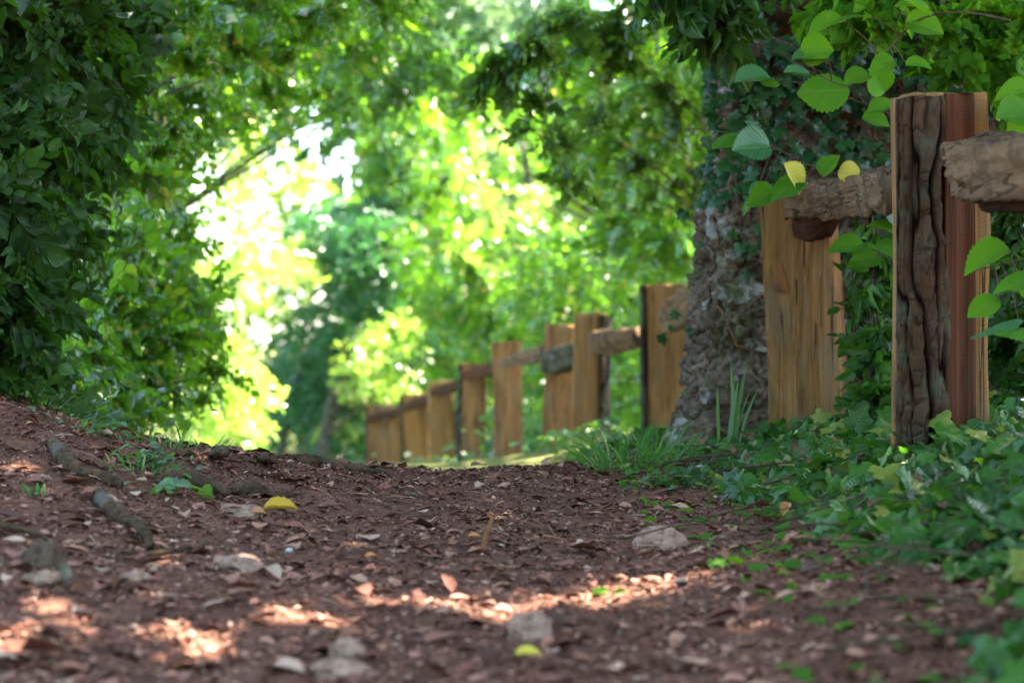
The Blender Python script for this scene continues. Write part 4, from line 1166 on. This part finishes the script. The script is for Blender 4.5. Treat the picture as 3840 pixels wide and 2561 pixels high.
P = smooth_path([c - [0, 0, .02], c + [.004, 0, .02], c + [.010, -.004, .052], c + [.022, -.002, .085], c + [.026, 0, .094]], 16)
V, Fl = tube(P, np.linspace(.006, .0042, 16), 8, .15, 2)
tag(mesh_obj('upright_twig', V, Fl, wood_mat('twig_wood', (.30, .15, .07), (.10, .045, .02)), loc=c), 'short brown twig standing upright in the middle of the path', 'twig')

# ------------------------------------------------------------------ ivy carpet, grass and herbs
r = np.random.default_rng(31)
def ivy_edge(y): return np.interp(y, [2.4, 3.0, 3.4, 3.7, 4.5, 5.5, 6.5, 7.4], [.50, .64, .74, .78, .70, .64, .62, .62])
n = 8000
y = 2.3 + 5.6 * r.random(n); x = ivy_edge(y) + (r.random(n) ** 1.1) * 1.9
wob = fbm(np.stack([x * 2.2, y * 2.2, 0 * x], 1), 3, 5) * .22
ok = (x + wob > ivy_edge(y) + .02) | (r.random(n) < .05)
x, y = x[ok], y[ok]; n = len(x)
depth = np.clip((x - ivy_edge(y)) / .45, 0.05, 1)
z = gz(x, y) + .01 + r.random(n) * .11 * depth * np.where(y < 3.6, 2.4, 1)
D = np.stack([r.normal(size=n), r.normal(size=n) - .4, -.45 + r.normal(size=n) * .35], 1)
Nn = np.stack([r.normal(size=n) * .5, -.5 + r.normal(size=n) * .5, np.ones(n)], 1)
s = .026 + .062 * r.random(n) ** 1.5; s *= np.where(y < 3.4, .9, 1)
big = r.random(n) < .07; s = np.where(big, .062 + .03 * r.random(n), s); z = z + np.where(big, .03, 0)
Pv = np.stack([x, y, z], 1); Rv = frames(D, Nn); kv = np.arange(n) % 4; pp = []
for i, (fo, cu) in enumerate(((.1, .1), (.3, .05), (.05, .35), (-.2, .15))):
    pp.append(scatter(ivy_leaf(1, fo, cu), Pv[kv == i], Rv[kv == i], s[kv == i]))
V, Fl, U = join(pp)
tag(mesh_obj('ivy_carpet', V, Fl, M['ivy'], uv=U), 'glossy green ivy covering the ground at the foot of the posts', 'ivy', kind='stuff')
# dead leaves caught in the ivy, and bare runners
r = np.random.default_rng(55); n = 90
y = 2.7 + 5 * r.random(n); x = ivy_edge(y) + (r.random(n) ** 1.2) * 1.3; z = gz(x, y) + .05 + .09 * r.random(n)
V, Fl, U = scatter(leaf_grid(4, 3, .36, 0, .3, .35), np.stack([x, y, z], 1), frames(np.stack([r.normal(size=n), r.normal(size=n), r.normal(size=n) * .4], 1), np.stack([r.normal(size=n) * .5, -.5 + r.normal(size=n) * .5, np.ones(n)], 1)), .018 + .022 * r.random(n))
tag(mesh_obj('dead_leaves', V, Fl, M['grey_wood'], uv=U), 'dry brown leaves caught among the ivy beside the posts', 'leaf litter', kind='stuff')
rt = []
for _ in range(60):
    y0 = r.uniform(2.9, 7.2); x0 = ivy_edge(y0) + r.uniform(-.15, .6); K = []
    for k in range(5):
        K.append((x0, y0, gz(x0, y0)[0] + .02 + .05 * r.random())); x0 += r.normal() * .09 - .01; y0 += r.normal() * .12
    rt.append(tube(smooth_path(K, 14), np.linspace(.0032, .0015, 14), 4))
V, Fl = merge_tubes(rt); tag(mesh_obj('ivy_runners', V, Fl, M['twig']), 'thin bare ivy runners trailing over the bank', 'ivy', kind='stuff')
# sparse ivy runners on the path edge
n = 130
y = 2.8 + 4 * r.random(n); x = ivy_edge(y) - .28 * r.random(n) ** 1.5
z = gz_full(x, y) + .012
D = np.stack([r.normal(size=n), r.normal(size=n), .1 + 0 * x], 1); Nn = np.stack([r.normal(size=n) * .4, -.4 + r.normal(size=n) * .4, np.ones(n)], 1)
V, Fl, U = scatter(ivy_leaf(), np.stack([x, y, z], 1), frames(D, Nn), .02 + .022 * r.random(n))
tag(mesh_obj('young_ivy', V, Fl, M['hazel'], uv=U), 'scattered small bright ivy leaves on the bare soil at the edge of the path', 'ivy', kind='stuff')


def blades(name, c, n, L, spread, mat, label, seed, width=.004, arch=1.0, radius=.05, up=1.0, group=None, ry=None):
    rr = np.random.default_rng(seed); Vs = []; Fs = []; o = 0
    for i in range(n):
        a = rr.uniform(0, 2 * math.pi); l = L * rr.uniform(.45, 1.1); q = rr.random() ** .5 * radius
        b = np.array([c[0] + math.cos(a) * q, c[1] + math.sin(a) * q * (ry or 1), 0]); b[2] = gz(b[0], b[1])[0] - .01
        dr = np.array([math.cos(a + rr.normal() * .5), math.sin(a + rr.normal() * .5), 0]); k = spread * rr.uniform(.3, 1.2); m = 7
        side = np.cross(dr, [0, 0, 1])
        w = width * rr.uniform(.6, 1.3)
        side = side * .7 + np.array([.7, 0, 0])
        for j in range(m + 1):
            t = j / m
            p = b + dr * (k * l * t ** 1.6) + np.array([0, 0, up * l * (t - arch * .55 * k * t ** 2.6)])
            ww = w * math.sin(math.pi * (.12 + .86 * t)) ** .7
            Vs += [p - side * ww, p + side * ww]
        Fs += [(o + 2 * j, o + 2 * j + 1, o + 2 * j + 3, o + 2 * j + 2) for j in range(m)]; o += 2 * (m + 1)
    ob = mesh_obj(name, np.array(Vs), Fs, M[mat], loc=(c[0], c[1], gz(c[0], c[1])[0])); tag(ob, label, 'grass', group); return ob


GG = 'grass tufts beside the path'
def gp(px, Y): return ((px - 512) / F * Y, Y)
blades('grass_tuft', gp(632, 6.9), 130, .27, 1.1, 'grass', 'arching grass tuft left of the foot of the stone wall', 1, .0026, 1.2, .16, group=GG)
blades('grass_tuft', gp(668, 7.3), 80, .22, .9, 'grass', 'smaller grass tuft against the base of the stone wall', 2, .0028, 1.1, .10, group=GG)
blades('grass_tuft', gp(600, 7.5), 40, .14, 1.1, 'grass', 'thin grass tuft below the bark striped post', 3, .0022, 1.1, .08, group=GG)
blades('broad_grass', gp(727, 7.5), 8, .36, .28, 'hornbeam', 'tall broad grass blades in front of the stone wall', 11, .006, .4, .05, group=GG)
blades('grass_tuft', gp(205, 6.35), 30, .10, 1.0, 'grass', 'wispy grass on the crest of the bank', 4, .0018, 1, .09, group=GG)
blades('grass_tuft', gp(160, 6.0), 70, .07, 1.2, 'grass', 'low grass among the roots on the bank', 5, .002, 1, .12, group=GG)
blades('grass_tuft', gp(138, 5.4), 70, .07, 1.2, 'grass', 'low grass beside the knobbly root', 6, .002, 1, .10, group=GG)
blades('grass_tuft', gp(40, 4.9), 8, .05, .4, 'grass', 'little upright green blades at the far left', 7, .004, .4, .03, group=GG)
blades('dry_grass_tuft', gp(170, 4.85), 60, .07, 1.6, 'dry_grass', 'dry straw coloured grass below the knobbly root', 8, .0016, 1.3, .10, up=.4, group=GG)
blades('grass_tuft', gp(700, 4.75), 12, .06, 1.0, 'grass', 'tiny grass sprout at the right edge of the path', 9, .002, 1, .03, group=GG)
blades('grass_tuft', gp(577, 6.5), 8, .03, 1.0, 'grass', 'tiny yellow green sprout on the path', 10, .002, 1, .02, group=GG)
blades('grass_tuft', (-1.9, 7.0), 160, .14, 1.0, 'grass', 'grass and weeds at the foot of the hornbeam bush', 12, .003, 1, .5, group=GG)


def herb(px, Y, n, spread, height, mat, label, seed, leaf=.03, tmpl=None, name='low_herb', group='low leafy herbs'):
    rr = np.random.default_rng(seed); x0, y0 = gp(px, Y); z0 = gz(x0, y0)[0]
    T = np.stack([x0 + rr.normal(size=n) * spread, y0 + rr.normal(size=n) * spread, 0 * np.zeros(n)], 1)
    T[:, 2] = gz(T[:, 0], T[:, 1]) + .005 + rr.random(n) * height
    e = empty(name, (x0, y0, z0)); tag(e, label, 'plant', group)
    st = []
    for i in range(0, n, 3):
        b = np.array([x0 + (T[i, 0] - x0) * .5, y0 + (T[i, 1] - y0) * .5, 0]); b[2] = gz(b[0], b[1])[0] - .01
        st.append(tube([b, (b + T[i]) / 2 + [0, 0, .01], T[i]], [.0018, .0015, .0008], 3))
    Vs, Fs = merge_tubes(st)
    D = np.stack([rr.normal(size=n), rr.normal(size=n) - .3, -.1 + rr.normal(size=n) * .3], 1); Nn = np.stack([rr.normal(size=n) * .5, -.5 + rr.normal(size=n) * .4, np.ones(n)], 1)
    V, Fl, U = scatter(tmpl or NEAR_LEAF, T, frames(D, Nn), leaf * (.6 + .8 * rr.random(n)))
    Fs = [q for q in Fs if len(q) == 4]; o_ = len(V); V = np.vstack([V, Vs]); U = np.vstack([U, np.zeros((len(Vs), 2))])
    mesh_obj('leaves', V, [tuple(q) for q in (Fl.tolist() if isinstance(Fl, np.ndarray) else [q for f in Fl for q in f.tolist()])] + [tuple(i + o_ for i in q) for q in Fs], M[mat], e, uv=U)  # mesh holds the thin stems too, in the leaf material


herb(155, 5.55, 40, .05, .05, 'hornbeam', 'small leafy herb in the hollow between the roots', 1, .03)
herb(172, 5.2, 16, .04, .03, 'hornbeam', 'flat green leaves below the knobbly root', 2, .05)
herb(105, 6.0, 50, .07, .05, 'hornbeam', 'small herb behind the highest root', 3, .025)
herb(560, 13.5, 60, .14, .10, 'hornbeam', 'leafy weeds at the foot of the two middle posts', 4, .07)
herb(600, 12.5, 90, .16, .20, 'ivy', 'dark leafy weeds in front of the double post', 5, .07)
herb(527, 18, 200, .25, .4, 'hornbeam', 'dark weeds between the middle posts', 6, .11)
herb(650, 9, 130, .14, .14, 'ivy', 'ivy clump behind the grass tuft', 7, .06, ivy_leaf())
herb(655, 6.9, 60, .07, .07, 'hazel', 'small round leaved herb in the grass at the path edge', 8, .03)
herb(690, 6.2, 120, .12, .06, 'ivy', 'ivy sprouts at the foot of the wall', 9, .035, ivy_leaf())
herb(440, 21, 60, .3, .12, 'hornbeam', 'weeds at the feet of the far posts', 10, .08)
herb(20, 7.0, 300, .25, .25, 'hornbeam', 'weeds under the hornbeam bush at the left', 11, .06)
herb(830, 6.9, 60, .08, .10, 'golden', 'yellowing small leaves at the foot of the second post', 12, .035)

# ------------------------------------------------------------------ sky, sun, camera
W = bpy.data.worlds.new('World'); SC.world = W; W.use_nodes = True
nt_ = W.node_tree; nt_.nodes.clear()
sky = nt_.nodes.new('ShaderNodeTexSky'); sky.sky_type = 'NISHITA'; sky.sun_disc = False
sky.sun_elevation = math.asin(SUN[2]); sky.sun_rotation = math.atan2(SUN[0], SUN[1])
sky.air_density = 1.0; sky.dust_density = 1.5; sky.ozone_density = 1.0
bg = nt_.nodes.new('ShaderNodeBackground'); bg.inputs[1].default_value = .12
ow = nt_.nodes.new('ShaderNodeOutputWorld')
nt_.links.new(sky.outputs[0], bg.inputs[0]); nt_.links.new(bg.outputs[0], ow.inputs[0])
L = bpy.data.lights.new('sun', 'SUN'); L.energy = 5; L.angle = math.radians(.5); L.color = (1, .92, .78)
lo = bpy.data.objects.new('sun', L); COL.objects.link(lo)
lo.rotation_euler = Vector(SUN).to_track_quat('Z', 'Y').to_euler()
cam = bpy.data.cameras.new('camera'); co = bpy.data.objects.new('camera', cam); COL.objects.link(co)
co.location = (0, 0, 0); co.rotation_euler = (math.radians(90), 0, 0)
cam.lens = 70; cam.sensor_width = 36; cam.clip_start = .05; cam.clip_end = 3000
cam.dof.use_dof = True; cam.dof.focus_distance = 6.0; cam.dof.aperture_fstop = 2.8
SC.camera = co
vs = SC.view_settings
vs.view_transform = 'Standard'; vs.look = 'None'; vs.gamma = 1; vs.use_curve_mapping = False; vs.exposure = 3.85
cy = SC.cycles
cy.use_denoising = True; cy.max_bounces = 4; cy.diffuse_bounces = 2; cy.glossy_bounces = 2; cy.transmission_bounces = 3; cy.transparent_max_bounces = 4
cy.sample_clamp_indirect = 6; cy.caustics_reflective = False; cy.caustics_refractive = False
